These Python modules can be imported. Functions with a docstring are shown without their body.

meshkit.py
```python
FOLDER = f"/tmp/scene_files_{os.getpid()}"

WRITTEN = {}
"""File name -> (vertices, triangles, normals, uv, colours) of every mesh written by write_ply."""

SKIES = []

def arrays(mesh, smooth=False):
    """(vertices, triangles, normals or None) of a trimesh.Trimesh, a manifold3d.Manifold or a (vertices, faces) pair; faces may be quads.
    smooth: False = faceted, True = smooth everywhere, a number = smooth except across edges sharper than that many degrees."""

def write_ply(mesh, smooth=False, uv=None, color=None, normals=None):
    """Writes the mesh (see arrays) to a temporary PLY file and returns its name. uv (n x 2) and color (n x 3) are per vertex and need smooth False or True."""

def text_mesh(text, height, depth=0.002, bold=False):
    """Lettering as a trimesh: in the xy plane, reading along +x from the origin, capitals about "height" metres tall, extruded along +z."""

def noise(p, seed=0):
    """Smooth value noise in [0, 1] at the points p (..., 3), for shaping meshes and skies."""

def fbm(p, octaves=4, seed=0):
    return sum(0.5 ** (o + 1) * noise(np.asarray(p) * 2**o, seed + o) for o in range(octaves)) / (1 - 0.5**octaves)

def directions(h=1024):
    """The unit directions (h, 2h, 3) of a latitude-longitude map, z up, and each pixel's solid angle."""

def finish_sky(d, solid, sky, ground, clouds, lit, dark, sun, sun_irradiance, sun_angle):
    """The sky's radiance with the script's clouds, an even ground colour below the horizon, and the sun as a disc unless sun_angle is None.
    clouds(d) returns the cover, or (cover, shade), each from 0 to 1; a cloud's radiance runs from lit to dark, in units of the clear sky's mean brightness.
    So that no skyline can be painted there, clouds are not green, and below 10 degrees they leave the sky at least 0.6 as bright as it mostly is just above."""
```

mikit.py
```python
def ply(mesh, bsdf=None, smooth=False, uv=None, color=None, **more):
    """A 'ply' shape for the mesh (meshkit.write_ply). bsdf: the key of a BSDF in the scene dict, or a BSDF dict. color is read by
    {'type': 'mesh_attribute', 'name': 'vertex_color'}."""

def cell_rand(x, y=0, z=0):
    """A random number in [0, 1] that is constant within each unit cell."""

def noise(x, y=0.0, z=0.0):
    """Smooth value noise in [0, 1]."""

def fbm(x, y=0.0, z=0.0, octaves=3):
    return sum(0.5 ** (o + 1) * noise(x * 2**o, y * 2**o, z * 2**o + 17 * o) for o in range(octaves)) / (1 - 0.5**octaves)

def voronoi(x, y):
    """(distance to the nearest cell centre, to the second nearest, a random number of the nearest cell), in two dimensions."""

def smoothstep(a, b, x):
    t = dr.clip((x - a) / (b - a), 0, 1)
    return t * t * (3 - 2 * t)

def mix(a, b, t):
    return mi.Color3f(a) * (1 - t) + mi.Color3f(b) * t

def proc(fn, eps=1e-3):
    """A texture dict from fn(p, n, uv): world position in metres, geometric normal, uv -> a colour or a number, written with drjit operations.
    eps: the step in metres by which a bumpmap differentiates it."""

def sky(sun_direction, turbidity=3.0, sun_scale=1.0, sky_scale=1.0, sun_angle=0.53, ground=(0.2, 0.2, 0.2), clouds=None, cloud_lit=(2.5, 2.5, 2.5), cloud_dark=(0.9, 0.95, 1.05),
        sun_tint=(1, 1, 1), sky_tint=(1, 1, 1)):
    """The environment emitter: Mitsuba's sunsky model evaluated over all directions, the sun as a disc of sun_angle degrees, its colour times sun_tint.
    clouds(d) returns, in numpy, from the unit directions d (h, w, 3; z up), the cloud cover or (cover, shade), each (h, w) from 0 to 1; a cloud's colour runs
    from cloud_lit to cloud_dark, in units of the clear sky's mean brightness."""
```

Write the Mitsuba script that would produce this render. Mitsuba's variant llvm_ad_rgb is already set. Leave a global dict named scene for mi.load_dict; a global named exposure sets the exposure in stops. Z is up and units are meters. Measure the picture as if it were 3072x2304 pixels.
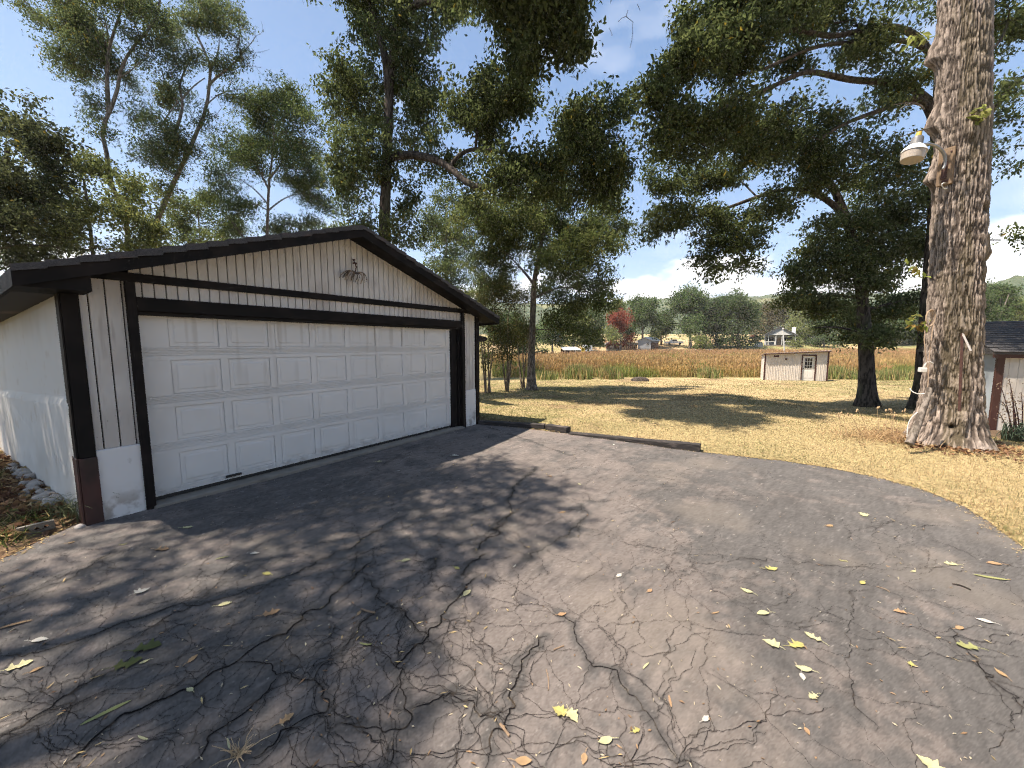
import math, random
import numpy as np, trimesh, shapely
import drjit as dr
import mitsuba as mi
import mikit, meshkit
from scipy.spatial import cKDTree
from shapely.geometry import Polygon, LineString, Point

# ---------------------------------------------------------------- camera, sky, exposure
PITCH, EYE, FOC = 0.102, 1.70, 384.0
T4 = mi.ScalarTransform4f
scene, labels = {}, {}
scene['camera'] = {'type': 'perspective', 'fov': 2 * math.degrees(math.atan(512 / FOC)), 'fov_axis': 'x', 'near_clip': 0.05, 'far_clip': 3000.0,
    'to_world': T4().look_at(origin=[0, 0, EYE], target=[0, math.cos(PITCH), EYE - math.sin(PITCH)], up=[0, 0, 1])}
SUN_EL, SUN_AZ = math.radians(64.5), math.radians(191)
SUN = np.array([math.cos(SUN_EL) * math.cos(SUN_AZ), math.cos(SUN_EL) * math.sin(SUN_AZ), math.sin(SUN_EL)])

def clouds(d):
    el = np.degrees(np.arcsin(np.clip(d[..., 2], -1, 1)))
    az = np.degrees(np.arctan2(d[..., 0], d[..., 1]))
    q = np.stack([d[..., 0] * 9 + 3.1, d[..., 1] * 9, d[..., 2] * 17], -1)
    big = meshkit.fbm(q, 5, seed=4)
    env = np.exp(-((el - 7.5) / 6.5) ** 2)                       # fair-weather cumulus low over the hills, all round
    cover = np.clip((big * 0.75 + env * 0.42 - 0.70) * 7, 0, 1)
    wisp = np.clip((meshkit.fbm(np.stack([d[..., 0] * 5, d[..., 1] * 5, d[..., 2] * 12], -1), 5, seed=9) - 0.60) * 1.6, 0, 0.2)
    shade = np.clip((0.62 - big) * 2.2, 0, 1) * np.clip((10 - el) / 10, 0, 1)
    return np.maximum(cover, wisp), shade
scene['sky'] = mikit.sky(SUN.tolist(), turbidity=4.2, sun_scale=1.25, sky_tint=(1.08, 1.04, 0.98), sun_tint=(0.97, 1.0, 1.06), clouds=clouds, cloud_lit=(2.3, 2.3, 2.35), cloud_dark=(1.25, 1.3, 1.42))
exposure = 2.55
HAZE = 0.00028

# ---------------------------------------------------------------- helpers
fw = np.array([0, math.cos(PITCH), -math.sin(PITCH)]); rt = np.array([1.0, 0, 0]); up = np.cross(rt, fw); CAM = np.array([0, 0, EYE])
def ray(x, y): return fw + rt * (x - 512) / FOC - up * (y - 384) / FOC
def at(x, y, Y):                      # the point seen at (x, y) that lies Y metres in front of the viewer
    d = ray(x, y); return CAM + d * Y / d[1]
def gz(x, y, z=-0.08):                # the point seen at (x, y) on the level z
    d = ray(x, y); return CAM + d * (z - EYE) / d[2]
def norm(v): v = np.asarray(v, float); return v / (np.linalg.norm(v) + 1e-12)
def V(*a): return np.array(a, float)

def numbered(key):
    if key not in USED: USED.add(key); return key
    k = 1
    while f'{key}_{k:03d}' in USED: k += 1
    key = f'{key}_{k:03d}'; USED.add(key); return key
USED = set()
def thing(name, label, cat, group=None, kind=None):
    key = numbered(name); labels[key] = {'label': label, 'category': cat}
    if group: labels[key]['group'] = group
    if kind: labels[key]['kind'] = kind
    return key
def put(key, mesh, bsdf, smooth=False, label=None, kind=None, **kw):
    scene[key] = mikit.ply(mesh, bsdf, smooth=smooth, **kw)
    if label or kind:
        e = labels.setdefault(key, {})
        if label: e['label'] = label
        if kind: e['kind'] = kind
    return key
def part(parent, name, mesh, bsdf, smooth=False, label=None, kind=None, **kw):
    return put(numbered(parent + '__' + name), mesh, bsdf, smooth, label, kind, **kw)
def struct(name, mesh, bsdf, label=None, smooth=False, **kw):
    key = numbered(name); put(key, mesh, bsdf, smooth, label, 'structure', **kw); return key

def cat(ms): return trimesh.util.concatenate([m for m in ms if m is not None])
BOXF = np.array([[0,2,1],[0,3,2],[4,5,6],[4,6,7],[0,1,5],[0,5,4],[1,2,6],[1,6,5],[2,3,7],[2,7,6],[3,0,4],[3,4,7]])
def hexa(c): return trimesh.Trimesh(np.asarray(c, float), BOXF, process=False)   # 8 corners: bottom ring ccw, top ring
def prism(base, d):                   # polygon (planar 3d ring) swept by d
    base = np.asarray(base, float); n = len(base); v = np.vstack([base, base + d]); f = []
    for i in range(n):
        j = (i + 1) % n; f += [[i, j, n + j], [i, n + j, n + i]]
    for i in range(1, n - 1): f += [[0, i + 1, i], [n, n + i, n + i + 1]]
    m = trimesh.Trimesh(v, np.array(f), process=False)
    if m.volume < 0: m.invert()
    return m
class Frame:                          # local frame o + a x + b y + c z
    def __init__(s, o, a, b, c=(0, 0, 1)): s.o, s.a, s.b, s.c = map(lambda q: np.asarray(q, float), (o, a, b, c))
    def __call__(s, x, y, z): return s.o + s.a * x + s.b * y + s.c * z
    def box(s, x0, x1, y0, y1, z0, z1, ch=0.0):
        if ch <= 0:
            c = [s(x0,y0,z0), s(x1,y0,z0), s(x1,y1,z0), s(x0,y1,z0), s(x0,y0,z1), s(x1,y0,z1), s(x1,y1,z1), s(x0,y1,z1)]
            m = hexa(c)
        else:
            b = trimesh.creation.box((abs(x1-x0), abs(y1-y0), abs(z1-z0)))
            import manifold3d as mf
            pts = []
            for sx in (-1, 1):
                for sy in (-1, 1):
                    for sz in (-1, 1):
                        h = np.array([abs(x1-x0), abs(y1-y0), abs(z1-z0)]) / 2; k = np.array([sx, sy, sz])
                        for a in range(3):
                            q = h - ch; q[a] = h[a]; pts.append(q * k)
            b = trimesh.convex.convex_hull(np.array(pts))
            ctr = np.array([(x0+x1)/2, (y0+y1)/2, (z0+z1)/2]); v = b.vertices + ctr
            m = trimesh.Trimesh(s.o + v[:, :1] * s.a + v[:, 1:2] * s.b + v[:, 2:3] * s.c, b.faces, process=False)
        if m.volume < 0: m.invert()
        return m
W = Frame((0, 0, 0), (1, 0, 0), (0, 1, 0))

def sweep(pts, rad, sides=8, cap=True, rough=0.0, seed=0):
    p = np.asarray(pts, float); n = len(p); r = np.broadcast_to(np.asarray(rad, float), (n,)).copy()
    t = np.gradient(p, axis=0); t /= np.linalg.norm(t, axis=1, keepdims=True) + 1e-12
    ref = np.array([0.31, 0.95, 0.05]) if abs(t[:, 2]).mean() > 0.6 else np.array([0.05, 0.1, 1.0])
    a = np.cross(t, ref); a /= np.linalg.norm(a, axis=1, keepdims=True) + 1e-12
    b = np.cross(t, a); ang = np.arange(sides) * 2 * np.pi / sides
    dirs = np.cos(ang)[None, :, None] * a[:, None] + np.sin(ang)[None, :, None] * b[:, None]
    rr = r[:, None] * np.ones((n, sides))
    if rough: rr *= 1 + rough * (meshkit.fbm(p[:, None] * 2.2 + dirs * 1.7, 3, seed) - 0.5) * 2
    v = (p[:, None] + rr[..., None] * dirs).reshape(-1, 3)
    i, j = np.meshgrid(np.arange(n - 1), np.arange(sides), indexing='ij')
    q = np.stack([i*sides + j, i*sides + (j+1) % sides, (i+1)*sides + (j+1) % sides, (i+1)*sides + j], -1).reshape(-1, 4)
    f = np.vstack([q[:, [0, 2, 1]], q[:, [0, 3, 2]]])
    if cap:
        v = np.vstack([v, p[0], p[-1]]); k = len(v)
        f = np.vstack([f, [[k-2, j2, (j2+1) % sides] for j2 in range(sides)], [[k-1, (n-1)*sides + (j2+1) % sides, (n-1)*sides + j2] for j2 in range(sides)]])
    m = trimesh.Trimesh(v, f, process=False)
    if m.volume < 0: m.invert()
    return m
def lathe(prof, o, axis=(0, 0, 1), n=24):
    axis = norm(axis); a = norm(np.cross(axis, [0.3, 0.9, 0.1])); b = np.cross(axis, a)
    prof = np.asarray(prof, float); ang = np.arange(n) * 2 * np.pi / n
    ring = np.cos(ang)[:, None] * a + np.sin(ang)[:, None] * b
    v = (np.asarray(o, float) + prof[:, None, 1:2] * axis + prof[:, None, 0:1] * ring[None]).reshape(-1, 3)
    i, j = np.meshgrid(np.arange(len(prof) - 1), np.arange(n), indexing='ij')
    q = np.stack([i*n + j, i*n + (j+1) % n, (i+1)*n + (j+1) % n, (i+1)*n + j], -1).reshape(-1, 4)
    return trimesh.Trimesh(v, np.vstack([q[:, :3], q[:, [0, 2, 3]]]), process=False)
def smooth_path(pts, n=24):
    p = np.asarray(pts, float)
    if len(p) < 3: return np.array([p[0] + (p[-1]-p[0]) * s for s in np.linspace(0, 1, n)])
    from scipy.interpolate import CubicSpline
    d = np.r_[0, np.cumsum(np.linalg.norm(np.diff(p, axis=0), axis=1))]
    return CubicSpline(d, p)(np.linspace(0, d[-1], n))

# ---------------------------------------------------------------- materials
def rgb(c): return {'type': 'rgb', 'value': [float(x) for x in c]}
def mat(name, color, rough=0.7, spec=0.4, bump=None, bscale=0.002, metallic=0.0, eps=1e-3, two=True):
    b = {'type': 'principled', 'base_color': mikit.proc(color) if callable(color) else (color if isinstance(color, dict) else rgb(color)),
         'roughness': mikit.proc(rough) if callable(rough) else float(rough), 'specular': float(spec), 'metallic': float(metallic)}
    if bump is not None: b = {'type': 'bumpmap', 'arbitrary': {**mikit.proc(bump, eps)}, 'scale': float(bscale), 'bsdf': b}
    scene[name] = {'type': 'twosided', 'bsdf': b} if two else b
    return name
N_, FB, SS, MX = mikit.noise, mikit.fbm, mikit.smoothstep, mikit.mix
VC = {'type': 'mesh_attribute', 'name': 'vertex_color'}

def c_white(p, n, uv):
    g = FB(p.x * 2.3, p.y * 2.3, p.z * 1.3, 4); s = FB(p.x * 21, p.y * 21, p.z * 2.2, 3); k = N_(p.x * 60, p.y * 60, p.z * 45)
    c = MX((0.54, 0.52, 0.49), (0.43, 0.395, 0.36), SS(0.42, 0.75, g) * 0.8)
    c = MX(c, (0.33, 0.29, 0.26), SS(0.60, 0.82, s) * 0.55)
    return MX(c, (0.20, 0.16, 0.13), SS(0.90, 0.965, k) * SS(0.5, 0.7, g) * 0.8)
mat('white_siding', c_white, 0.62, 0.35, lambda p, n, uv: FB(p.x * 30, p.y * 30, p.z * 3, 3), 0.0012)
def c_lowwhite(p, n, uv):
    g = FB(p.x * 3, p.y * 3, p.z * 2.2, 4)
    c = MX((0.64, 0.635, 0.63), (0.52, 0.51, 0.49), SS(0.5, 0.8, g) * 0.6); sp = FB(p.x * 12, p.y * 12, p.z * 10, 4)
    c = MX(c, (0.28, 0.24, 0.20), SS(0.40, 0.66, sp) * (1 - SS(0.0, 0.30, p.z)) * 0.8)
    return MX(c, (0.36, 0.33, 0.29), SS(0.70, 0.78, sp) * 0.4)
mat('white_board', c_lowwhite, 0.55, 0.4, lambda p, n, uv: FB(p.x * 14, p.y * 14, p.z * 14, 3), 0.0006)
def c_door(p, n, uv):
    g = FB(p.x * 1.6, p.y * 1.6, p.z * 2.0, 4); r = N_(p.x * 17, p.y * 17, p.z * 1.6)
    c = MX((0.66, 0.655, 0.645), (0.56, 0.555, 0.54), g)
    c = MX(c, (0.36, 0.325, 0.285), SS(0.66, 0.9, r) * 0.45 * SS(0.6, 2.0, p.z))
    sp = FB(p.x * 11, p.y * 11, p.z * 9, 4)
    return MX(c, (0.30, 0.26, 0.22), SS(0.42, 0.70, sp) * (1 - SS(0.0, 0.22, p.z)) * 0.45 + SS(0.76, 0.82, sp) * 0.15)
mat('door_paint', c_door, 0.42, 0.5, lambda p, n, uv: FB(p.x * 9, p.y * 9, p.z * 70, 2), 0.0002)
def c_stucco(p, n, uv):
    g = FB(p.x * 1.4, p.y * 1.4, p.z * 0.8, 4); d = FB(p.x * 7, p.y * 7, p.z * 5, 4)
    c = MX((0.48, 0.475, 0.46), (0.38, 0.365, 0.335), SS(0.4, 0.8, g))
    return MX(c, (0.40, 0.35, 0.29), SS(0.62, 0.8, d) * 0.45)
mat('stucco', c_stucco, 0.8, 0.3, lambda p, n, uv: FB(p.x * 13, p.y * 13, p.z * 10, 4), 0.006)
def c_trim(p, n, uv):
    g = FB(p.x * 5, p.y * 5, p.z * 5, 4)
    return MX((0.0055, 0.005, 0.005), (0.016, 0.012, 0.011), SS(0.35, 0.8, g))
mat('brown_trim', c_trim, 0.65, 0.15, lambda p, n, uv: FB(p.x * 18, p.y * 18, p.z * 18, 3), 0.0012)
def c_redmetal(p, n, uv):
    g = FB(p.x * 9, p.y * 9, p.z * 4, 4)
    return MX((0.050, 0.018, 0.016), (0.020, 0.012, 0.011), SS(0.4, 0.75, g))
mat('rusty_flashing', c_redmetal, 0.5, 0.4)
def c_soffit(p, n, uv):
    g = FB(p.x * 3, p.y * 3, p.z * 3, 4); return MX((0.045, 0.042, 0.04), (0.11, 0.08, 0.065), SS(0.55, 0.8, g))
mat('soffit_board', c_soffit, 0.7, 0.3)
def c_shingle(p, n, uv):
    a = N_(p.x * 150, p.y * 150, p.z * 150); r = FB(p.x * 2.1, p.y * 2.1, p.z * 2.1, 3)
    c = MX((0.035, 0.034, 0.036), (0.10, 0.098, 0.10), a)
    return MX(c, (0.15, 0.085, 0.07), SS(0.62, 0.75, r) * 0.6)
mat('asphalt_shingle', c_shingle, 0.9, 0.2, lambda p, n, uv: N_(p.x * 150, p.y * 150, p.z * 150), 0.0015)
def c_concrete(p, n, uv):
    g = FB(p.x * 8, p.y * 8, p.z * 8, 4); return MX((0.26, 0.24, 0.21), (0.13, 0.12, 0.105), g)
mat('concrete', c_concrete, 0.9, 0.2, lambda p, n, uv: FB(p.x * 50, p.y * 50, p.z * 50, 3), 0.004)
def c_timber(p, n, uv):
    g = FB(p.x * 9, p.y * 9, p.z * 30, 4); return MX((0.035, 0.032, 0.032), (0.10, 0.085, 0.08), SS(0.5, 0.85, g))
mat('tarred_timber', c_timber, 0.85, 0.25, lambda p, n, uv: FB(p.x * 22, p.y * 22, p.z * 40, 4), 0.008)
mat('asphalt', VC, 0.88, 0.25, lambda p, n, uv: FB(p.x * 130, p.y * 130, 0, 2), 0.0025, eps=2e-3)
mat('crack_dirt', lambda p, n, uv: MX((0.010, 0.009, 0.009), (0.045, 0.036, 0.028), SS(0.62, 0.75, N_(p.x * 30, p.y * 30, 0))), 0.95, 0.05)
def c_ground(p, n, uv):
    a = FB(p.x * 0.22, p.y * 0.22, 0, 4); b = FB(p.x * 1.7 + 9, p.y * 1.7, 0, 4); f = FB(p.x * 26, p.y * 13, 0, 3)
    dry = MX((0.37, 0.295, 0.165), (0.22, 0.17, 0.095), f)
    grn = MX((0.105, 0.115, 0.045), (0.19, 0.175, 0.08), f)
    far = SS(9.0, 26.0, p.y)
    leftg = 1 - SS(0.0, 4.5, p.x - (p.y - 8.0) * 0.25)
    g = dr.clip(SS(0.44, 0.66, a * 0.6 + b * 0.4) * (0.35 + 0.45 * far) + 0.30 * leftg * SS(7.0, 9.0, p.y) * SS(0.3, 0.6, b), 0, 0.85)
    c = MX(dry, grn, g)
    c = MX(c, (0.15, 0.105, 0.065), SS(0.60, 0.74, FB(p.x * 0.6 + 31, p.y * 0.6, 0, 4)) * 0.75 * SS(6, 9, p.y))
    field = SS(30.5, 32.0, p.y)
    c = MX(c, MX((0.24, 0.19, 0.10), (0.16, 0.15, 0.07), b), field)
    beyond = SS(95, 110, p.y)
    c = MX(c, MX((0.34, 0.25, 0.15), (0.19, 0.18, 0.08), SS(0.4, 0.6, FB(p.x * 0.05, p.y * 0.05, 3, 4))), beyond)
    mulch = MX((0.20, 0.13, 0.085), (0.085, 0.055, 0.035), f)
    ml = SS(0.1, 0.35, -3.95 - p.x) * (1 - SS(12, 14, p.y))
    c = MX(c, MX(mulch, (0.10, 0.115, 0.04), SS(0.45, 0.6, b)), ml * 0.9)
    return c
mat('ground_turf', c_ground, 0.95, 0.1, lambda p, n, uv: FB(p.x * 30, p.y * 16, 0, 3), 0.03, eps=4e-3)
def c_hill(p, n, uv):
    a = FB(p.x * 0.018, p.y * 0.018, p.z * 0.03, 4); b = FB(p.x * 0.2, p.y * 0.2, p.z * 0.2, 3)
    return MX(MX((0.035, 0.055, 0.032), (0.062, 0.085, 0.045), b), (0.17, 0.17, 0.085), SS(0.62, 0.70, a) * 0.7)
mat('hill_wood', c_hill, 0.95, 0.1)
def bark(name, dark, light, sx, sz, scale):
    def col(p, n, uv):
        g = FB(p.x * sx, p.y * sx, p.z * sz, 4); k = N_(p.x * 3, p.y * 3, p.z * 2)
        return MX(MX(dark, light, SS(0.35, 0.65, g)), (0.09, 0.10, 0.055), SS(0.62, 0.85, k) * 0.35)
    mat(name, col, 0.92, 0.15, lambda p, n, uv: FB(p.x * sx, p.y * sx, p.z * sz, 3), scale, eps=4e-3)
bark('bark_dark', (0.028, 0.024, 0.021), (0.10, 0.085, 0.075), 22, 5, 0.03)
bark('bark_grey', (0.085, 0.072, 0.062), (0.24, 0.21, 0.185), 26, 9, 0.02)
bark('bark_tan', (0.13, 0.095, 0.065), (0.30, 0.235, 0.175), 30, 6, 0.01)
mat('bark_oak', VC, 0.93, 0.15, lambda p, n, uv: FB(p.x * 75, p.y * 75, p.z * 38, 3), 0.008, eps=2e-3)
def leafmat(name, rough, dt):
    scene[name] = {'type': 'principledthin', 'base_color': VC, 'roughness': rough, 'diff_trans': dt, 'eta': 1.5, 'spec_trans': 0.0}
leafmat('leaf', 0.25, 1.1); leafmat('dry_leaf', 0.6, 0.35)
mat('grass_blade', VC, 0.8, 0.15)
scene['straw_blade'] = {'type': 'principledthin', 'base_color': VC, 'roughness': 0.7, 'diff_trans': 0.5, 'eta': 1.3}
mat('galvanised', lambda p, n, uv: MX((0.42, 0.43, 0.44), (0.27, 0.27, 0.27), FB(p.x * 12, p.y * 12, p.z * 12, 3)), 0.4, 0.5, metallic=0.6)
mat('grey_housing', (0.16, 0.165, 0.175), 0.45, 0.5)
mat('reflector_white', (0.72, 0.73, 0.76), 0.4, 0.5)
mat('photocell_yellow', (0.62, 0.42, 0.07), 0.5, 0.5)
scene['refractor'] = {'type': 'twosided', 'bsdf': {'type': 'principled', 'base_color': rgb((0.42, 0.37, 0.32)), 'roughness': 0.25, 'specular': 0.6}}
mat('weathered_wood', lambda p, n, uv: MX((0.30, 0.215, 0.145), (0.16, 0.115, 0.08), FB(p.x * 40, p.y * 40, p.z * 4, 3)), 0.85, 0.2)
mat('rust_iron', lambda p, n, uv: MX((0.115, 0.055, 0.045), (0.05, 0.032, 0.03), FB(p.x * 30, p.y * 30, p.z * 30, 3)), 0.7, 0.3)
mat('bright_rod', (0.52, 0.48, 0.44), 0.4, 0.5, metallic=0.3)
mat('white_plastic', (0.66, 0.66, 0.64), 0.45, 0.5)
mat('old_cord', (0.40, 0.30, 0.22), 0.7, 0.3)
mat('black_iron', (0.02, 0.02, 0.02), 0.5, 0.4)
mat('shed_steel', lambda p, n, uv: MX((0.60, 0.555, 0.50), (0.50, 0.45, 0.40), FB(p.x * 1.5, p.y * 1.5, p.z * 1.5, 3)), 0.5, 0.45)
mat('shed_trim', (0.055, 0.022, 0.018), 0.5, 0.4)
mat('shed_roof', (0.30, 0.23, 0.20), 0.45, 0.5)
mat('dark_glass', (0.012, 0.013, 0.015), 0.08, 0.6)
mat('door_white', (0.68, 0.65, 0.60), 0.5, 0.45)
mat('red_brick', lambda p, n, uv: MX((0.22, 0.10, 0.065), (0.14, 0.075, 0.055), FB(p.x * 9, p.y * 9, p.z * 9, 3)), 0.85, 0.2)
mat('grey_siding', (0.30, 0.315, 0.34), 0.6, 0.3)
mat('pale_siding', (0.55, 0.55, 0.54), 0.6, 0.3)
mat('house_roof', lambda p, n, uv: MX((0.13, 0.13, 0.145), (0.20, 0.20, 0.215), N_(p.x * 3, p.y * 3, p.z * 3)), 0.9, 0.2)
mat('metal_roof_white', (0.72, 0.72, 0.73), 0.4, 0.5)
mat('fence_brown', (0.085, 0.055, 0.045), 0.85, 0.2)
mat('car_white', (0.65, 0.66, 0.68), 0.3, 0.5)
mat('tyre', (0.02, 0.02, 0.02), 0.8, 0.2)
mat('tractor_red', (0.14, 0.03, 0.025), 0.5, 0.4)
mat('boat_grey', (0.30, 0.32, 0.31), 0.5, 0.4)
mat('sign_yellow', (0.65, 0.45, 0.06), 0.5, 0.4)
mat('grey_wall', lambda p, n, uv: MX((0.36, 0.41, 0.46), (0.28, 0.32, 0.36), FB(p.x * 4, p.y * 4, p.z * 2, 3)), 0.6, 0.35)
mat('stone', lambda p, n, uv: MX((0.50, 0.48, 0.45), (0.20, 0.17, 0.15), FB(p.x * 9, p.y * 9, p.z * 9, 4)), 0.9, 0.2)
mat('lily_leaf', (0.035, 0.055, 0.035), 0.6, 0.3)
mat('dark_stem', (0.06, 0.032, 0.03), 0.8, 0.2)
mat('soil', lambda p, n, uv: MX((0.05, 0.035, 0.025), (0.11, 0.08, 0.055), FB(p.x * 12, p.y * 12, p.z * 12, 4)), 0.95, 0.1)
mat('tuft_green', (0.11, 0.13, 0.06), 0.7, 0.2); mat('straw_stalk', (0.42, 0.31, 0.19), 0.8, 0.2)
# ---------------------------------------------------------------- ground, pad
def sst(a, b, x): t = np.clip((np.asarray(x, float) - a) / (b - a), 0, 1); return t * t * (3 - 2 * t)
PAD = np.array([(-4.35, 3.62), (-0.70, 8.70), (0.20, 8.22), (1.14, 7.62), (2.1, 7.02), (3.18, 6.29), (3.70, 6.03), (4.24, 5.77), (4.68, 5.44), (4.98, 5.04),
    (5.13, 4.62), (5.05, 4.14), (4.82, 3.69), (4.54, 3.24), (4.2, 2.5), (3.9, 1.4), (3.7, -1), (3.8, -7), (-5.6, -7), (-5.0, -1), (-4.55, 1.2), (-4.2, 2.6)])
PADPOLY = Polygon(PAD)
GF = np.array([math.cos(0.961), math.sin(0.961), 0]); GN = np.array([math.sin(0.961), -math.cos(0.961), 0]); GO = np.array([-3.973, 4.135, 0.0])
LW = norm((-0.853, 0.523, -0.045)); LH = norm((-0.853, 0.523, 0))
GARAGE = Polygon([tuple((GO + GF * u + LH * w)[:2]) for u, w in ((-0.5, 0.05), (5.45, 0.05), (5.45, 6.3), (-0.5, 6.3))])
def terrain(x, y, detail=True):
    x, y = np.asarray(x, float), np.asarray(y, float)
    z = -1.0 * np.clip((y - 9) / 21, 0, 1) ** 1.1
    z = z - 0.33 * sst(8.3, 11, x) * (1 - sst(14, 22, y))
    z = z + 0.45 * sst(31, 95, y) * np.clip(0.15 + x / 60, 0, 1)
    z = z + 0.070 * np.clip(y - 88, 0, 90) * sst(88, 115, y) + 0.03 * np.clip(y - 178, 0, 400)
    z = z - 0.05 * sst(4.2, 9, -x) * sst(-2, 4, y) * (1 - sst(9, 16, y))
    if detail:
        q = np.stack([x, y, 0 * x], -1)
        z = z + 0.10 * (meshkit.fbm(q * 0.35, 3, 2) - 0.5) * sst(8, 12, y) + 0.03 * (meshkit.fbm(q * 2.1, 3, 5) - 0.5)
    near = (y < 12) & (np.abs(x) < 10)
    d = np.where(near, 5.0, 5.0); idx = np.nonzero(near.ravel())[0]
    if len(idx):
        pts = shapely.points(x.ravel()[idx], y.ravel()[idx]); dist = shapely.distance(PADPOLY, pts); ins = shapely.distance(PADPOLY.exterior, pts)
        dist = np.where(dist == 0, -ins, dist); dd = d.ravel().copy(); dd[idx] = dist; d = dd.reshape(x.shape)
    edge = sst(-0.02, 0.30, d)
    padz = np.where(d < -0.04, -0.20, -0.105)
    return padz * (1 - edge) + (z - 0.035) * edge
def tz(x, y): return float(terrain(np.array([float(x)]), np.array([float(y)]))[0])
xs = np.unique(np.r_[-np.geomspace(14, 880, 40), np.linspace(-14, -6, 40), np.linspace(-6, 9, 110), np.linspace(9, 40, 80), np.geomspace(40, 880, 40)])
ys = np.unique(np.r_[-np.geomspace(8, 300, 14), np.linspace(-8, 2, 40), np.linspace(2, 13, 100), np.linspace(13, 34, 70), np.geomspace(34, 960, 90)])
def grid_mesh(xs, ys, zf):
    X, Y = np.meshgrid(xs, ys); Z = zf(X, Y); n, m = X.shape
    i, j = np.meshgrid(np.arange(n - 1), np.arange(m - 1), indexing='ij')
    a = i * m + j; f = np.stack([a, a + 1, a + m + 1, a + m], -1).reshape(-1, 4)
    return trimesh.Trimesh(np.stack([X, Y, Z], -1).reshape(-1, 3), np.vstack([f[:, :3], f[:, [0, 2, 3]]]), process=False)
struct('ground', grid_mesh(xs, ys, terrain), 'ground_turf', 'dry mown lawn falling away to a weedy field', smooth=True)

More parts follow.
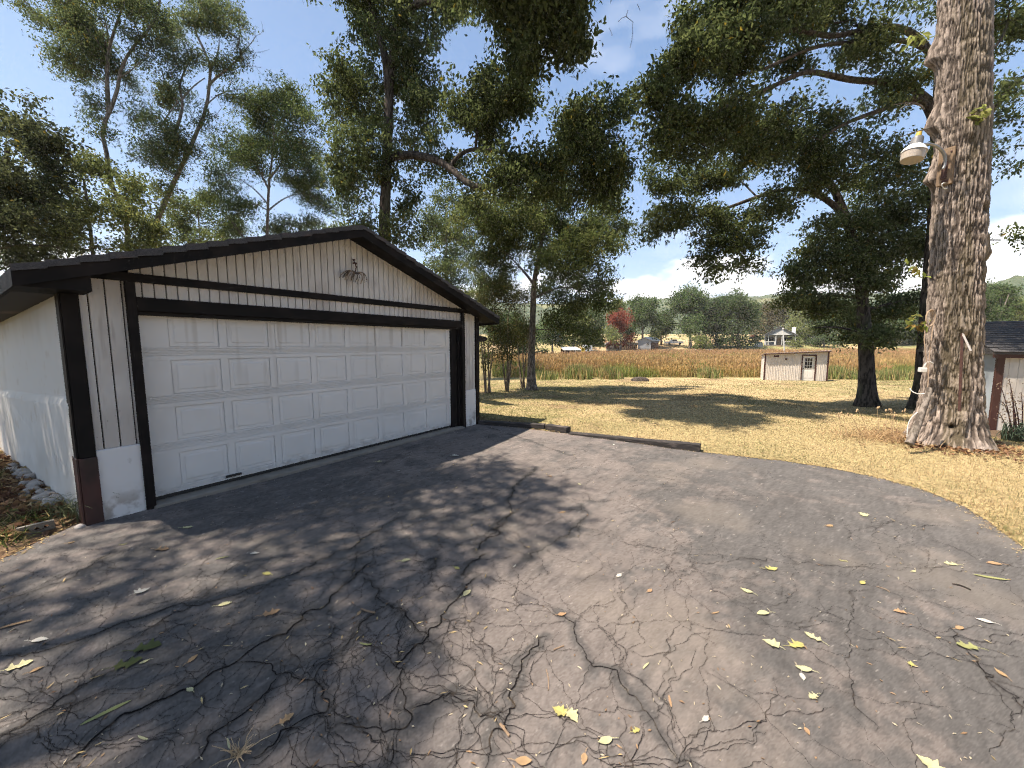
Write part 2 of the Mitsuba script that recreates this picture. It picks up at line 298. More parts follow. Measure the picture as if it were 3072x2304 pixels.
# far wooded hills
def hill(name, label, y0, y1, prof, seed, x0=-450, x1=880):
    hx = np.linspace(x0, x1, 300); hy = np.linspace(y0, y1, 40)
    def zf(X, Y):
        s = (Y - y0) / (y1 - y0); az = X / Y
        top = np.interp(az, *prof) * y1
        q = np.stack([X, Y, 0 * X], -1)
        return -4 + (EYE + top + 3) * np.sin(np.clip(s, 0, 1) * np.pi / 2) * (0.93 + 0.14 * meshkit.fbm(q / 120.0, 3, seed)) + 9 * (meshkit.fbm(q / 9.0, 3, seed + 1) - 0.5)
    m = grid_mesh(hx, hy, zf)
    struct(name, m, 'hill_wood', label, smooth=True)
hill('hill', 'long wooded ridge far behind the field', 430, 640, ([-1, 0, 0.3, 0.39, 0.6, 0.72, 0.95, 1.2, 1.5, 2], [0.09, 0.10, 0.108, 0.112, 0.115, 0.125, 0.13, 0.15, 0.14, 0.12]), 3)
hill('hill', 'nearer green hillside at the right edge', 230, 330, ([-1, 0.6, 0.95, 1.15, 1.27, 1.34, 1.6, 2], [0.0, 0.01, 0.03, 0.10, 0.165, 0.175, 0.17, 0.15]), 8, 150, 700)

# cracks in the asphalt, as paths on the ground; (x offset, y offset, scale) of the sketch each list was read in
def CR(ox, oy, w, *pts): return [(ox + a / 3, oy + b / 3) for a, b in pts], w
A5, A6, A7 = (0, 1106), (737, 1106), (1475, 1106)
crk = [([(1160,1010),(1110,1050),(1100,1085),(1105,1105),(1082,1135),(1055,1165)], 1.3),
 CR(*A5,1.9,(2400,330),(2300,420),(2212,490),(2100,610),(1990,670),(1850,790),(1700,850),(1560,960),(1430,1030),(1300,1110),(1130,1200),(980,1240),(860,1310),(720,1390),(620,1470),(500,1560),(420,1659)),
 CR(*A5,0.9,(1560,985),(1740,990),(1800,1040),(1880,1100),(2000,1100),(2100,1010),(2212,930)),
 CR(*A5,1.2,(2000,1100),(2080,1150),(2150,1220),(2080,1310),(1960,1370),(1870,1430),(1760,1520),(1640,1600)),
 CR(*A5,1.2,(1810,1075),(1700,1190),(1600,1290),(1480,1390),(1370,1460),(1300,1550),(1210,1659)),
 CR(*A5,0.9,(0,960),(150,940),(480,850),(680,780),(870,710),(1000,660),(1180,600),(1240,625),(1500,550),(1700,470),(1900,410),(2050,330),(2212,250)),
 CR(*A5,0.5,(1180,600),(1300,540),(1480,430)), CR(*A5,0.7,(0,585),(250,510),(450,440),(640,320),(760,250)),
 CR(*A5,0.6,(1240,625),(1050,720),(900,800),(760,880),(600,950)),
 CR(*A5,0.9,(0,1480),(130,1420),(210,1350),(330,1270),(450,1190),(600,1090),(700,1010)), CR(*A5,0.5,(210,1350),(100,1310),(0,1310)),
 CR(*A5,0.5,(330,1270),(480,1250),(640,1170),(850,1130)), CR(*A5,0.5,(300,1640),(450,1570),(560,1500)), CR(*A5,0.6,(2080,1340),(2130,1410),(2212,1400)),
 CR(*A6,1.8,(1090,10),(1020,60),(1000,110),(1020,140),(920,190),(860,260)), CR(*A6,1.7,(930,270),(830,350),(770,420)),
 CR(*A6,1.7,(850,430),(820,490),(760,560),(680,630),(640,700),(570,780),(540,830),(450,890),(390,940),(330,1010)),
 CR(*A6,1.0,(380,30),(280,90),(120,190),(80,240),(0,250)), CR(*A6,0.9,(95,250),(90,340),(75,410),(0,480)),
 CR(*A6,0.9,(130,430),(240,490),(250,580),(290,605),(360,610),(400,670),(450,730),(540,800),(600,880)),
 CR(*A6,1.1,(290,605),(230,640),(170,710),(80,800),(0,880)),
 CR(*A6,1.5,(1310,810),(1265,810),(1240,880),(1200,960),(1150,1050),(1120,1150),(1110,1250),(1080,1270),(1090,1400),(1020,1420),(960,1510),(920,1590)),
 CR(*A6,0.9,(1420,650),(1500,750),(1550,870),(1650,1010),(1780,1050),(1870,1180),(1990,1310),(2080,1450),(2180,1590)),
 CR(*A6,0.9,(370,1000),(390,1120),(430,1270),(460,1310),(430,1390),(350,1430),(240,1410),(100,1405),(0,1395)),
 CR(*A6,0.9,(460,1300),(560,1240),(690,1180),(720,1150),(790,1230),(900,1290),(980,1370),(1020,1400)), CR(*A6,1.2,(350,1500),(330,1600),(300,1659)),
 CR(*A6,0.5,(0,930),(130,850)), CR(*A6,0.5,(930,1310),(1060,1300)), CR(*A6,0.8,(640,290),(560,360)), CR(*A6,0.4,(1840,1020),(1850,900)), CR(*A6,0.4,(2180,260),(2120,350)),
 CR(*A7,0.6,(0,325),(200,330),(380,300),(560,315),(740,335),(820,325)), CR(*A7,0.5,(860,350),(1000,350),(1350,380),(1500,360),(1680,375),(1850,395),(2040,400)),
 CR(*A7,0.5,(1050,125),(1130,125),(1200,100),(1330,95),(1440,110),(1630,85)), CR(*A7,1.0,(1700,740),(1770,840),(1880,940),(1920,1020),(1990,1050),(2060,1140),(2140,1220),(2212,1290)),
 CR(*A7,0.5,(1100,530),(1085,620),(1065,960),(1080,1060),(1120,1130),(1140,1200),(1180,1280),(1220,1360),(1245,1420)), CR(*A7,0.8,(0,1600),(90,1650)),
 ([(1045,920),(1110,940),(1160,958),(1230,985)], 0.6), ([(1155,1030),(1250,1010),(1420,990)], 0.4), ([(1100,1085),(1210,1075),(1300,1085),(1420,1060),(1490,1010)], 0.45),
 ([(960,1075),(1000,1040),(1060,1020),(1160,1010)], 0.5), ([(1130,1210),(1230,1150),(1270,1110),(1250,1090)], 0.7), ([(700,1060),(820,1010),(900,960)], 0.5)]
crng = np.random.default_rng(11); CP, CWD = [], []
def crack_pts(g, w):
    g = np.asarray(g, float); L = np.r_[0, np.cumsum(np.linalg.norm(np.diff(g, axis=0), axis=1))]
    s = np.arange(0, L[-1], 0.004); q = np.stack([np.interp(s, L, g[:, k]) for k in (0, 1)], -1)
    jit = np.stack([meshkit.fbm(np.stack([q[:, 0] * 14, q[:, 1] * 14, 0 * s + k], -1), 4, 31 + k) for k in (0, 1)], -1) - 0.5
    q = q + jit * 0.09
    wd = w * (0.45 + 1.1 * meshkit.fbm(np.stack([s * 6, 0 * s + w * 7, 0 * s + len(CP)], -1), 3, 77))
    CP.append(q); CWD.append(wd * 0.0038)
for pts, w in crk: crack_pts([gz(a / 2.16, b / 2.16)[:2] for a, b in pts], w)
for k in range(420):                                                   # hairline crazing, branching from the big cracks
    src = CP[crng.integers(0, len(crk))]; p = src[crng.integers(0, len(src))]; a = crng.uniform(0, 2 * np.pi); g = [p]
    for _ in range(crng.integers(3, 9)):
        a += crng.normal(0, 0.36); p = p + 0.12 * np.array([math.cos(a), math.sin(a)]); g.append(p)
    crack_pts(g, 0.34)
for k in range(320):
    p = np.array([crng.uniform(-5, 5), crng.uniform(1, 8)]); a = crng.uniform(0, 2 * np.pi); g = [p]
    for _ in range(crng.integers(3, 8)):
        a += crng.normal(0, 0.32); p = p + 0.14 * np.array([math.cos(a), math.sin(a)]); g.append(p)
    crack_pts(g, 0.30)
CLIST = list(zip(CP, CWD)); CP, CWD = np.vstack(CP), np.concatenate(CWD); CT = cKDTree(CP); BIG = cKDTree(CP[CWD > 0.0022])
def pad_surface(x, y):
    q = np.stack([x, y, 0 * x], -1); n = len(x); d, i = CT.query(q[:, :2], k=4); big, _ = BIG.query(q[:, :2])
    open_ = np.max(1 - sst(0.45, 1.25, d / (CWD[i] + 0.0012)), axis=1)
    wide = np.take_along_axis(CWD[i], np.argmin(d, 1)[:, None], 1)[:, 0]
    rng = np.random.default_rng(5); grain = rng.random(n); grain2 = meshkit.noise(q * 95, 3)
    lump = meshkit.fbm(q * 1.1, 4, 12); lump2 = meshkit.fbm(q * 4.5, 4, 13)
    fine = meshkit.fbm(q * 14, 3, 18)
    brush = meshkit.fbm(np.stack([(x * 0.75 - y * 0.66) * 34, (x * 0.66 + y * 0.75) * 4.0, 0 * x], -1), 3, 24)
    band = 1 - sst(0.018, 0.060, big + 0.045 * (lump2 - 0.5) + 0.04 * (fine - 0.5))
    worn = sst(0.40, 0.62, lump * 0.30 + lump2 * 0.40 + fine * 0.30 + 0.10 * np.exp(-((x - 0.3) / 1.6) ** 2) - 0.12 * sst(1.0, 2.8, x) - 0.06 * sst(1.0, 3.6, -x)) * (1 - 0.85 * band)
    smear = sst(0.60, 0.72, meshkit.fbm(np.stack([(x * 0.8 - y * 0.6) * 9, (x * 0.6 + y * 0.8) * 1.6, 0 * x], -1), 4, 21))
    seal = np.array([0.080, 0.077, 0.076]); tan = np.array([0.132, 0.117, 0.110]); lt = np.array([0.30, 0.28, 0.265])
    c = seal + (tan - seal) * (worn * (1 - 0.45 * smear))[:, None]
    c = c * (0.86 + 0.28 * meshkit.fbm(q * 2.3, 4, 14))[:, None] * (0.80 + 0.40 * brush)[:, None] * (1 - 0.16 * band)[:, None]
    speck = (0.5 * grain + 0.5 * grain2)
    c = c * (0.70 + 0.60 * speck)[:, None]
    c = c + (lt - c) * (sst(0.88, 0.98, speck) * 0.5)[:, None]
    dust = sst(0.60, 0.75, meshkit.fbm(q * 0.9 + 40, 4, 15)) * 0.3
    c = c + (np.array([0.19, 0.165, 0.14]) - c) * dust[:, None]
    cr = np.array([0.014, 0.012, 0.011]); debris = (meshkit.noise(q * 24, 8) > 0.72) & (wide > 0.003)
    crc = np.where(debris[:, None], np.array([0.20, 0.165, 0.12]), cr)
    c = c * (1 - 0.45 * open_[:, None]) + crc * 0.45 * open_[:, None]
    z = -0.080 + 0.030 * (meshkit.fbm(q * 0.55, 3, 16) - 0.5) + 0.006 * (meshkit.fbm(q * 5, 3, 17) - 0.5) + 0.0012 * (grain2 - 0.5)
    z = z + 0.006 * np.exp(-(big / 0.05) ** 2)
    return z, c
yy = 1.12 * np.exp(np.arange(0, math.log(9.0 / 1.12), 0.0053)); tt = np.arange(-1.54, 1.541, 0.0055)
Yg, Tg = np.meshgrid(yy, tt, indexing='ij'); Xg = Yg * Tg; n_, m_ = Xg.shape
inside = shapely.contains_xy(PADPOLY, (Xg + 0.05 * (meshkit.fbm(np.stack([Xg * 7, Yg * 7, 0 * Xg], -1), 3, 41) - 0.5)).ravel(), (Yg + 0.10 * (meshkit.fbm(np.stack([Xg * 5, Yg * 5, 0 * Xg], -1), 3, 42) - 0.5)).ravel()).reshape(Xg.shape)
i_, j_ = np.meshgrid(np.arange(n_ - 1), np.arange(m_ - 1), indexing='ij'); a_ = i_ * m_ + j_
keep = inside[:-1, :-1] | inside[1:, :-1] | inside[:-1, 1:] | inside[1:, 1:]
q_ = np.stack([a_, a_ + 1, a_ + m_ + 1, a_ + m_], -1)[keep]
f_ = np.vstack([q_[:, :3], q_[:, [0, 2, 3]]]); used = np.unique(f_); remap = np.full(n_ * m_, -1); remap[used] = np.arange(len(used))
px_, py_ = Xg.ravel()[used], Yg.ravel()[used]; zc, cc = pad_surface(px_, py_)
outp = ~inside.ravel()[used]; zc[outp] -= 0.05                        # the broken rim drops to the soil
pm = trimesh.Trimesh(np.stack([px_, py_, zc], -1), remap[f_], process=False)
pad = struct('asphalt_driveway', pm, 'asphalt', 'cracked sealed asphalt parking pad in front of the garage', smooth=True, color=cc)
rest = PADPOLY.difference(Polygon([(-1.54 * 1.12, 1.12), (1.54 * 1.12, 1.12), (15.4, 10), (-15.4, 10)]))
rv, rf = [], []
for g in getattr(rest, 'geoms', [rest]):
    v2, f2 = trimesh.creation.triangulate_polygon(g, engine='earcut'); rf.append(f2 + sum(len(k) for k in rv)); rv.append(v2)
rv = np.vstack(rv); rf = np.vstack(rf)
rm = trimesh.Trimesh(np.c_[rv, np.full(len(rv), -0.082)], rf, process=False)
for _ in range(5): rm = rm.subdivide()
if rm.face_normals[:, 2].mean() < 0: rm.invert()
rz, rc = pad_surface(rm.vertices[:, 0], rm.vertices[:, 1]); rm.vertices[:, 2] = rz - 0.004
put(pad + '__rear_pavement', rm, 'asphalt', True, color=rc)
rv, rf2, o_ = [], [], 0                                              # the open cracks: dark dirt-filled strips
for g, w in CLIST:
    g, w = g[::4], w[::4] * 0.62
    if len(g) < 4: continue
    d = np.gradient(g, axis=0); d /= np.linalg.norm(d, axis=1, keepdims=True) + 1e-9; s = np.stack([-d[:, 1], d[:, 0]], -1)
    taper = np.minimum(1, np.minimum(np.arange(len(g)), np.arange(len(g))[::-1]) / 6 + 0.25); h = (w * taper)[:, None]
    ins = shapely.contains_xy(PADPOLY.buffer(-0.03), g[:, 0], g[:, 1]); a, b = g + s * h, g - s * h
    rv.append(np.stack([np.c_[a, pad_surface(a[:, 0], a[:, 1])[0] + 0.003], np.c_[b, pad_surface(b[:, 0], b[:, 1])[0] + 0.003]], 1).reshape(-1, 3))
    k = np.nonzero(ins[:-1] & ins[1:])[0] * 2 + o_; rf2 += [np.stack([k, k + 1, k + 3], -1), np.stack([k, k + 3, k + 2], -1)]; o_ += 2 * len(g)
put(pad + '__cracks', trimesh.Trimesh(np.vstack(rv), np.vstack(rf2), process=False), 'crack_dirt', label='dark branching cracks', kind='stuff')
def padz(x, y): return float(pad_surface(np.array([x, x]), np.array([y, y]))[0][0])
# ---------------------------------------------------------------- garage
G = Frame(GO, GF, GN)
ga = thing('garage', 'white two car garage with dark brown trim and a closed panelled door', 'garage')
rng = np.random.default_rng(3)
U0, U1, UA = -0.53, 5.44, 2.46                                # corners and gable apex along the front
WS, WT = 0.09, 0.125                                          # siding face, trim face (in front of the door plane)
SL = 0.342                                                    # roof slope
def under(u): return 3.335 - SL * abs(u - UA)                 # underside of the roof at the gable
# door: four sections, 8 pressed panels each
dz = 0.533
gd = part(ga, 'garage_door', G.box(-0.06, 4.86, -0.09, -0.028, 0.0, 2.13), 'door_paint', label='closed white sectional door with 32 pressed panels')
def rect_ring(u0, u1, v0, v1, t, w0, w1):
    o = [(u0, v0), (u1, v0), (u1, v1), (u0, v1)]; i = [(u0 + t, v0 + t), (u1 - t, v0 + t), (u1 - t, v1 - t), (u0 + t, v1 - t)]
    ms = []
    for k in range(4):
        l = (k + 1) % 4
        ms.append(prism([G(o[k][0], w0, o[k][1]), G(o[l][0], w0, o[l][1]), G(i[l][0], w0, i[l][1]), G(i[k][0], w0, i[k][1])], GN * (w1 - w0)))
    return cat(ms)
def bevel(u0, u1, v0, v1, w0, w1, b):                         # raised field with sloping edges
    c = [G(u0, w0, v0), G(u1, w0, v0), G(u1, w0, v1), G(u0, w0, v1), G(u0 + b, w1, v0 + b), G(u1 - b, w1, v0 + b), G(u1 - b, w1, v1 - b), G(u0 + b, w1, v1 - b)]
    m = hexa(c)
    if m.volume < 0: m.invert()
    return m
for s in range(4):
    z0, z1 = s * dz, (s + 1) * dz
    ys = [z0 + 0.004, z0 + 0.020, z0 + 0.036, z0 + 0.052]      # rolled ribs under each joint
    ms = [G.box(-0.055, 4.855, -0.045, -0.0145, ys[0], ys[1] - 0.0035, 0.0025), G.box(-0.055, 4.855, -0.045, -0.0135, ys[1], ys[2] - 0.0035, 0.0025), G.box(-0.055, 4.855, -0.045, -0.0110, ys[2], ys[3], 0.0025)]
    lo, hi = z0 + 0.072, z1 - 0.072
    ms += [G.box(-0.055, 4.855, -0.044, -0.010, ys[3] + 0.003, lo, 0.003), G.box(-0.055, 4.855, -0.044, -0.010, hi, z1 - 0.022, 0.003), G.box(-0.055, 4.855, -0.045, -0.014, z1 - 0.018, z1 - 0.002, 0.003)]
    us = [-0.055]
    for k in range(8): us += [0.232 + k * 0.5533, 0.232 + k * 0.5533 + 0.475]
    us.append(4.855)
    for k in range(0, 18, 2): ms.append(G.box(us[k], us[k + 1], -0.044, -0.0102, lo - 0.001, hi + 0.001))
    part(gd, 'section', cat(ms), 'door_paint')
    for k in range(8):
        a, b = us[1 + 2 * k], us[2 + 2 * k]
        part(gd, 'panel', cat([bevel(a + 0.0005, b - 0.0005, lo + 0.0005, hi - 0.0005, -0.027, -0.0165, 0.012), bevel(a + 0.035, b - 0.035, lo + 0.038, hi - 0.038, -0.022, -0.0115, 0.022)]), 'door_paint')
part(gd, 'bottom_seal', G.box(-0.06, 4.86, -0.07, -0.02, -0.035, 0.002), 'black_iron')
part(gd, 'handle', cat([G.box(0.66, 0.83, 0.008, 0.022, 0.035, 0.068, 0.005), G.box(0.68, 0.70, -0.02, 0.010, 0.042, 0.060), G.box(0.79, 0.81, -0.02, 0.010, 0.042, 0.060)]), 'black_iron', label='black lift handle low on the door')
part(ga, 'threshold', G.box(-0.05, 4.95, -0.3, 0.16, -0.16, -0.042, 0.012), 'concrete', label='bare concrete sill under the door')
# grooved siding planks: 97.5 mm apart
pit = 0.0975
def plank(u0, u1, vb, vt):                                     # vb, vt: functions of u
    g = 0.0035; a, b = u0 + g, u1 - g
    w = WS + rng.uniform(-0.0012, 0.0012)
    base = [G(a, WS - 0.03, vb(a)), G(b, WS - 0.03, vb(b)), G(b, WS - 0.03, vt(b)), G(a, WS - 0.03, vt(a))]
    e = 0.003
    top = [G(a + e, w, vb(a)), G(b - e, w, vb(b)), G(b - e, w, vt(b)), G(a + e, w, vt(a))]
    m = hexa(base + top)
    if m.volume < 0: m.invert()
    return m
c_ = lambda x: (lambda u: x)
band_lo = lambda u: 2.345 + 0.012 * u / 5; band_hi = lambda u: 2.432 + 0.012 * u / 5
sheath = cat([prism([G(U0, 0.055, -0.1), G(-0.06, 0.055, -0.1), G(-0.06, 0.055, 2.45), G(U0, 0.055, under(U0))], -GN * 0.10),
    prism([G(4.87, 0.055, -0.1), G(U1, 0.055, -0.1), G(U1, 0.055, under(U1)), G(4.87, 0.055, 2.47)], -GN * 0.10),
    prism([G(U0, 0.053, 2.135), G(U1, 0.053, 2.135), G(U1, 0.053, under(U1) - 0.02), G(UA, 0.053, under(UA) - 0.02), G(U0, 0.053, under(U0) - 0.02)], -GN * 0.09)])
fs = part(ga, 'front_wall', sheath, 'brown_trim', label='front wall behind the siding')
for k in range(-5, 60):
    a = 0.03 + k * pit; b = a + pit
    if a < 4.93 and b > -0.03: part(fs, 'plank', plank(max(a, -0.03), min(b, 4.93), c_(2.195), band_lo), 'white_siding')
    if b <= U0 + 0.3 or a >= U1 - 0.2: continue
    if min(under(a), under(b)) - band_hi(a) > 0.012:
        cut = [x for x in (a, UA, b) if a <= x <= b]
        part(fs, 'plank', plank(a, b, band_hi, lambda u: max(under(u) - 0.004, band_hi(u) + 0.004)), 'white_siding')
for a, b in ((-0.43, -0.365), (-0.365, -0.245), (-0.245, -0.125), (-0.125, -0.10)): part(fs, 'plank', plank(a, b, c_(0.655), band_lo), 'white_siding')
for k in range(4): part(fs, 'plank', plank(5.01 + k * 0.0925, 5.01 + (k + 1) * 0.0925, c_(0.72), band_lo), 'white_siding')
part(ga, 'base_board', G.box(-0.43, -0.10, 0.05, 0.108, -0.10, 0.652, 0.006), 'white_board', label='smooth white board at the foot of the left siding')
part(ga, 'base_board', G.box(5.01, 5.38, 0.05, 0.108, -0.12, 0.718, 0.006), 'white_board', label='smooth white board at the foot of the right siding')
part(ga, 'corner_trim', cat([G.box(-0.545, -0.43, 0.0, WT, 0.60, 2.36, 0.004), G.box(-0.560, -0.546, -0.08, WT - 0.01, 0.60, 2.32, 0.003)]), 'brown_trim', label='dark board on the left corner')
part(ga, 'corner_flashing', cat([G.box(-0.550, -0.425, 0.0, WT + 0.012, -0.12, 0.597, 0.004), G.box(-0.566, -0.551, -0.10, WT, -0.12, 0.60, 0.003)]), 'rusty_flashing', label='rusty red metal flashing at the foot of the left corner')
part(ga, 'corner_trim', cat([G.box(5.38, 5.49, -0.1, WT, -0.14, 2.38, 0.004)]), 'brown_trim', label='dark board on the right corner')
part(ga, 'door_jamb', cat([G.box(-0.105, -0.028, 0.0, WT + 0.014, -0.08, 2.343, 0.004)]), 'brown_trim')
part(ga, 'door_jamb', cat([G.box(4.925, 5.01, 0.0, WT + 0.014, -0.10, 2.343, 0.004), G.box(4.70, 4.925, -0.04, 0.02, -0.10, 2.05, 0.004)]), 'brown_trim')
part(ga, 'header', cat([G.box(-0.028, 4.925, 0.0, WT + 0.006, 2.05, 2.193, 0.004), G.box(-0.028, 4.925, -0.03, 0.10, 2.012, 2.049, 0.003)]), 'brown_trim', label='dark header board above the door')
part(ga, 'band_board', prism([G(-0.44, WT, band_lo(-0.44)), G(5.40, WT, band_lo(5.4)), G(5.40, WT, band_hi(5.4)), G(-0.44, WT, band_hi(-0.44))], -GN * 0.06), 'brown_trim', label='dark band board across the gable')
# side and back walls
E0 = GO + GF * U0 + GN * 0.03
def wall_quad(o, d, L, h0, h1, t, nrm):
    return prism([o + V(0, 0, h0), o + d * L + V(0, 0, h0), o + d * L + V(0, 0, h1), o + V(0, 0, h1)], nrm * t)
lwn = norm(np.cross(V(0, 0, 1), LH)); lwn = lwn if lwn @ GF < 0 else -lwn          # outward normal of the left wall
n1, n2 = 150, 56
su, sv = np.linspace(0, 6.4, n1), np.linspace(-0.35, 2.26, n2)
SU, SV = np.meshgrid(su, sv); ledge = 1.13 + 0.012 * (meshkit.fbm(np.stack([SU * 5, 0 * SU, 0 * SU], -1), 3, 2) - 0.5)
low = sst(0.012, -0.012, SV - ledge) if False else 1 - sst(-0.012, 0.016, SV - ledge)
bump = 0.020 * low + 0.006 * (meshkit.fbm(np.stack([SU * 3, SV * 3, 0 * SU], -1), 4, 6) - 0.5) + 0.022 * np.exp(-((SV - ledge + 0.02) / 0.03) ** 2) * np.clip(meshkit.fbm(np.stack([SU * 8, SV * 8, 0 * SU], -1), 3, 9) - 0.45, 0, 1) * 2.2
dcr = np.abs((SV - 0.33 - 0.20 * (SU - 0.05)) - 0.02 * (meshkit.fbm(np.stack([SU * 6, 0 * SU, 0 * SU], -1), 3, 3) - 0.5))
bump -= 0.012 * np.exp(-(dcr / 0.012) ** 2) * ((SU < 1.1) | ((SU > 1.9) & (SU < 3.4)))
vv = E0 + LW * SU[..., None] + V(0, 0, 1) * SV[..., None] + lwn * (bump + 0.005)[..., None]
i2, j2 = np.meshgrid(np.arange(n2 - 1), np.arange(n1 - 1), indexing='ij'); a2 = i2 * n1 + j2
q2 = np.stack([a2, a2 + 1, a2 + n1 + 1, a2 + n1], -1).reshape(-1, 4)
wm = trimesh.Trimesh(vv.reshape(-1, 3), np.vstack([q2[:, :3], q2[:, [0, 2, 3]]]), process=False)
if (wm.face_normals.mean(0) @ lwn) < 0: wm.invert()
part(ga, 'side_wall', cat([wm, wall_quad(E0, LW, 6.4, -0.35, 2.26, 0.12, -lwn)]), 'stucco', smooth=40, label='white plastered block side wall with a chipped ledge and a crack')
E1 = GO + GF * U1 + GN * 0.03
part(ga, 'side_wall', wall_quad(E1, LW, 6.4, -0.6, 2.26, 0.12, -GF), 'stucco')
bo = E0 + LW * 6.4
part(ga, 'back_wall', prism([bo + V(0,0,-0.4), bo + GF * (U1 - U0) + V(0,0,-0.4), bo + GF * (U1 - U0) + V(0,0,2.28), bo + GF * (UA - U0) + V(0,0,3.3), bo + V(0,0,2.28)], GN * 0.1), 'stucco')
# roof: two slabs, rake and eave boards, shingles lapped over the rake
OH, EO = 0.42, 0.34                                            # front overhang, side overhang
def roofpt(u, back, dv=0.0): return GO + GF * u + GN * OH + LW * back + V(0, 0, under(u) + dv)
UL, UR = -0.79, U1 + EO + 0.02
for a, b in ((UL, UA), (UA, UR)):
    r = prism([roofpt(a, 0.03, 0.02), roofpt(b, 0.03, 0.02), roofpt(b, 0.03, 0.115), roofpt(a, 0.03, 0.115)], LW * 7.1)
    part(ga, 'roof', r, 'asphalt_shingle')
    part(ga, 'rake_board', prism([roofpt(a, 0, -0.035), roofpt(b, 0, -0.035), roofpt(b, 0, 0.118), roofpt(a, 0, 0.118)], LW * 0.03), 'brown_trim')
    part(ga, 'soffit', prism([roofpt(a, 0.032, -0.004), roofpt(b, 0.032, -0.004), roofpt(b, 0.032, 0.018), roofpt(a, 0.032, 0.018)], LW * 0.34), 'brown_trim')
part(ga, 'eave_board', prism([roofpt(UL, 0.0, -0.035), roofpt(UL - 0.035, 0.0, -0.03), roofpt(UL - 0.035, 0.0, 0.118), roofpt(UL, 0.0, 0.118)], LW * 7.1), 'brown_trim')
part(ga, 'eave_board', prism([roofpt(UR, 0.0, -0.035), roofpt(UR + 0.035, 0.0, -0.03), roofpt(UR + 0.035, 0.0, 0.118), roofpt(UR, 0.0, 0.118)], LW * 7.1), 'brown_trim')
sz = under(UL) - 0.045
part(ga, 'side_soffit', prism([roofpt(UL - 0.01, 0.42, -0.03), GO + GF * (U0 + 0.05) + GN * OH + LW * 0.42 + V(0, 0, sz + 0.02), GO + GF * (U0 + 0.05) + GN * OH + LW * 0.42 + V(0, 0, sz + 0.035), roofpt(UL - 0.01, 0.42, -0.012)], LW * 6.6), 'soffit_board', label='dark stained soffit under the left eave')
part(ga, 'gable_return', prism([roofpt(UL, 0.035, -0.034), roofpt(UL + 0.42, 0.035, -0.034 - SL * 0.42), roofpt(UL + 0.42, 0.035, 0.0), roofpt(UL, 0.035, 0.0)], LW * 0.38), 'brown_trim')
for a, b, n in ((UL - 0.03, UA, 17), (UA, UR + 0.03, 17)):
    for k in range(n):
        u0, u1 = a + (b - a) * k / n, a + (b - a) * (k + 1) / n
        if a > 0: u0, u1 = u1, u0                               # laid from the eave up on both slopes
        drop = 0.05 + rng.uniform(-0.008, 0.012); lift = rng.uniform(0, 0.006); uu0 = u0 - (u1 - u0) * 0.02
        p = [roofpt(uu0, -0.020, 0.122 - drop + 0.014 + lift), roofpt(u1, -0.012, 0.122 - drop), roofpt(u1, -0.012, 0.131), roofpt(uu0, -0.020, 0.143 + lift)]
        face = prism(p, LW * 0.006)
        topq = prism([roofpt(uu0, -0.020, 0.137 + lift), roofpt(u1, -0.012, 0.125), roofpt(u1, -0.012, 0.131), roofpt(uu0, -0.020, 0.143 + lift)], LW * 0.16)
        part(ga, 'shingle', cat([face, topq]), 'asphalt_shingle')
aw = at(482, 337, 11.4)
part(ga, 'rear_eave', cat([prism([aw + V(-0.5, 0, 0.16), aw + V(0.17, 0, -0.02), aw + V(0.17, 0, -0.06), aw + V(0.07, 0, -0.14), aw + V(-0.5, 0, -0.14)], V(-0.9, 1.5, 0))]), 'brown_trim', label='short rear eave past the right corner')

# straw flower swag on the gable
o = GO + GF * 2.475 + GN * (WS + 0.02) + V(0, 0, 0)
sw = thing('dried_swag', 'dried twig and grass swag hanging on the gable', 'wreath')
z0 = 2.80
part(sw, 'stem', cat([sweep(smooth_path([o + V(0, 0, 3.02), o + GN * 0.03 + GF * 0.03 + V(0, 0, 2.93), o + GN * 0.04 + V(0, 0, 2.80)], 8), 0.008, 5),
   *[trimesh.creation.icosphere(1, 0.015).apply_translation(o + GN * 0.04 + GF * a + V(0, 0, b)) for a, b in ((0.0, 3.0), (0.03, 2.95), (0.035, 2.90), (-0.01, 2.95))]]), 'dark_stem')
for k in range(26):
    ang = rng.uniform(-0.25, math.pi + 0.25); L = rng.uniform(0.14, 0.27) * (0.65 + 0.35 * abs(math.cos(ang))); dx = math.cos(ang)
    tip = o + GF * dx * L + GN * rng.uniform(0.02, 0.09) + V(0, 0, z0 - 0.10 * abs(math.sin(ang)) - L * 0.35)
    mid = o + GF * dx * L * 0.55 + GN * rng.uniform(0.06, 0.12) + V(0, 0, z0 + 0.045 * abs(dx) - 0.03)
    part(sw, 'strand', sweep(smooth_path([o + GN * 0.04 + V(0, 0, z0), mid, tip], 7), np.linspace(0.009, 0.003, 7), 4), 'bark_tan' if k % 3 else 'bark_dark')

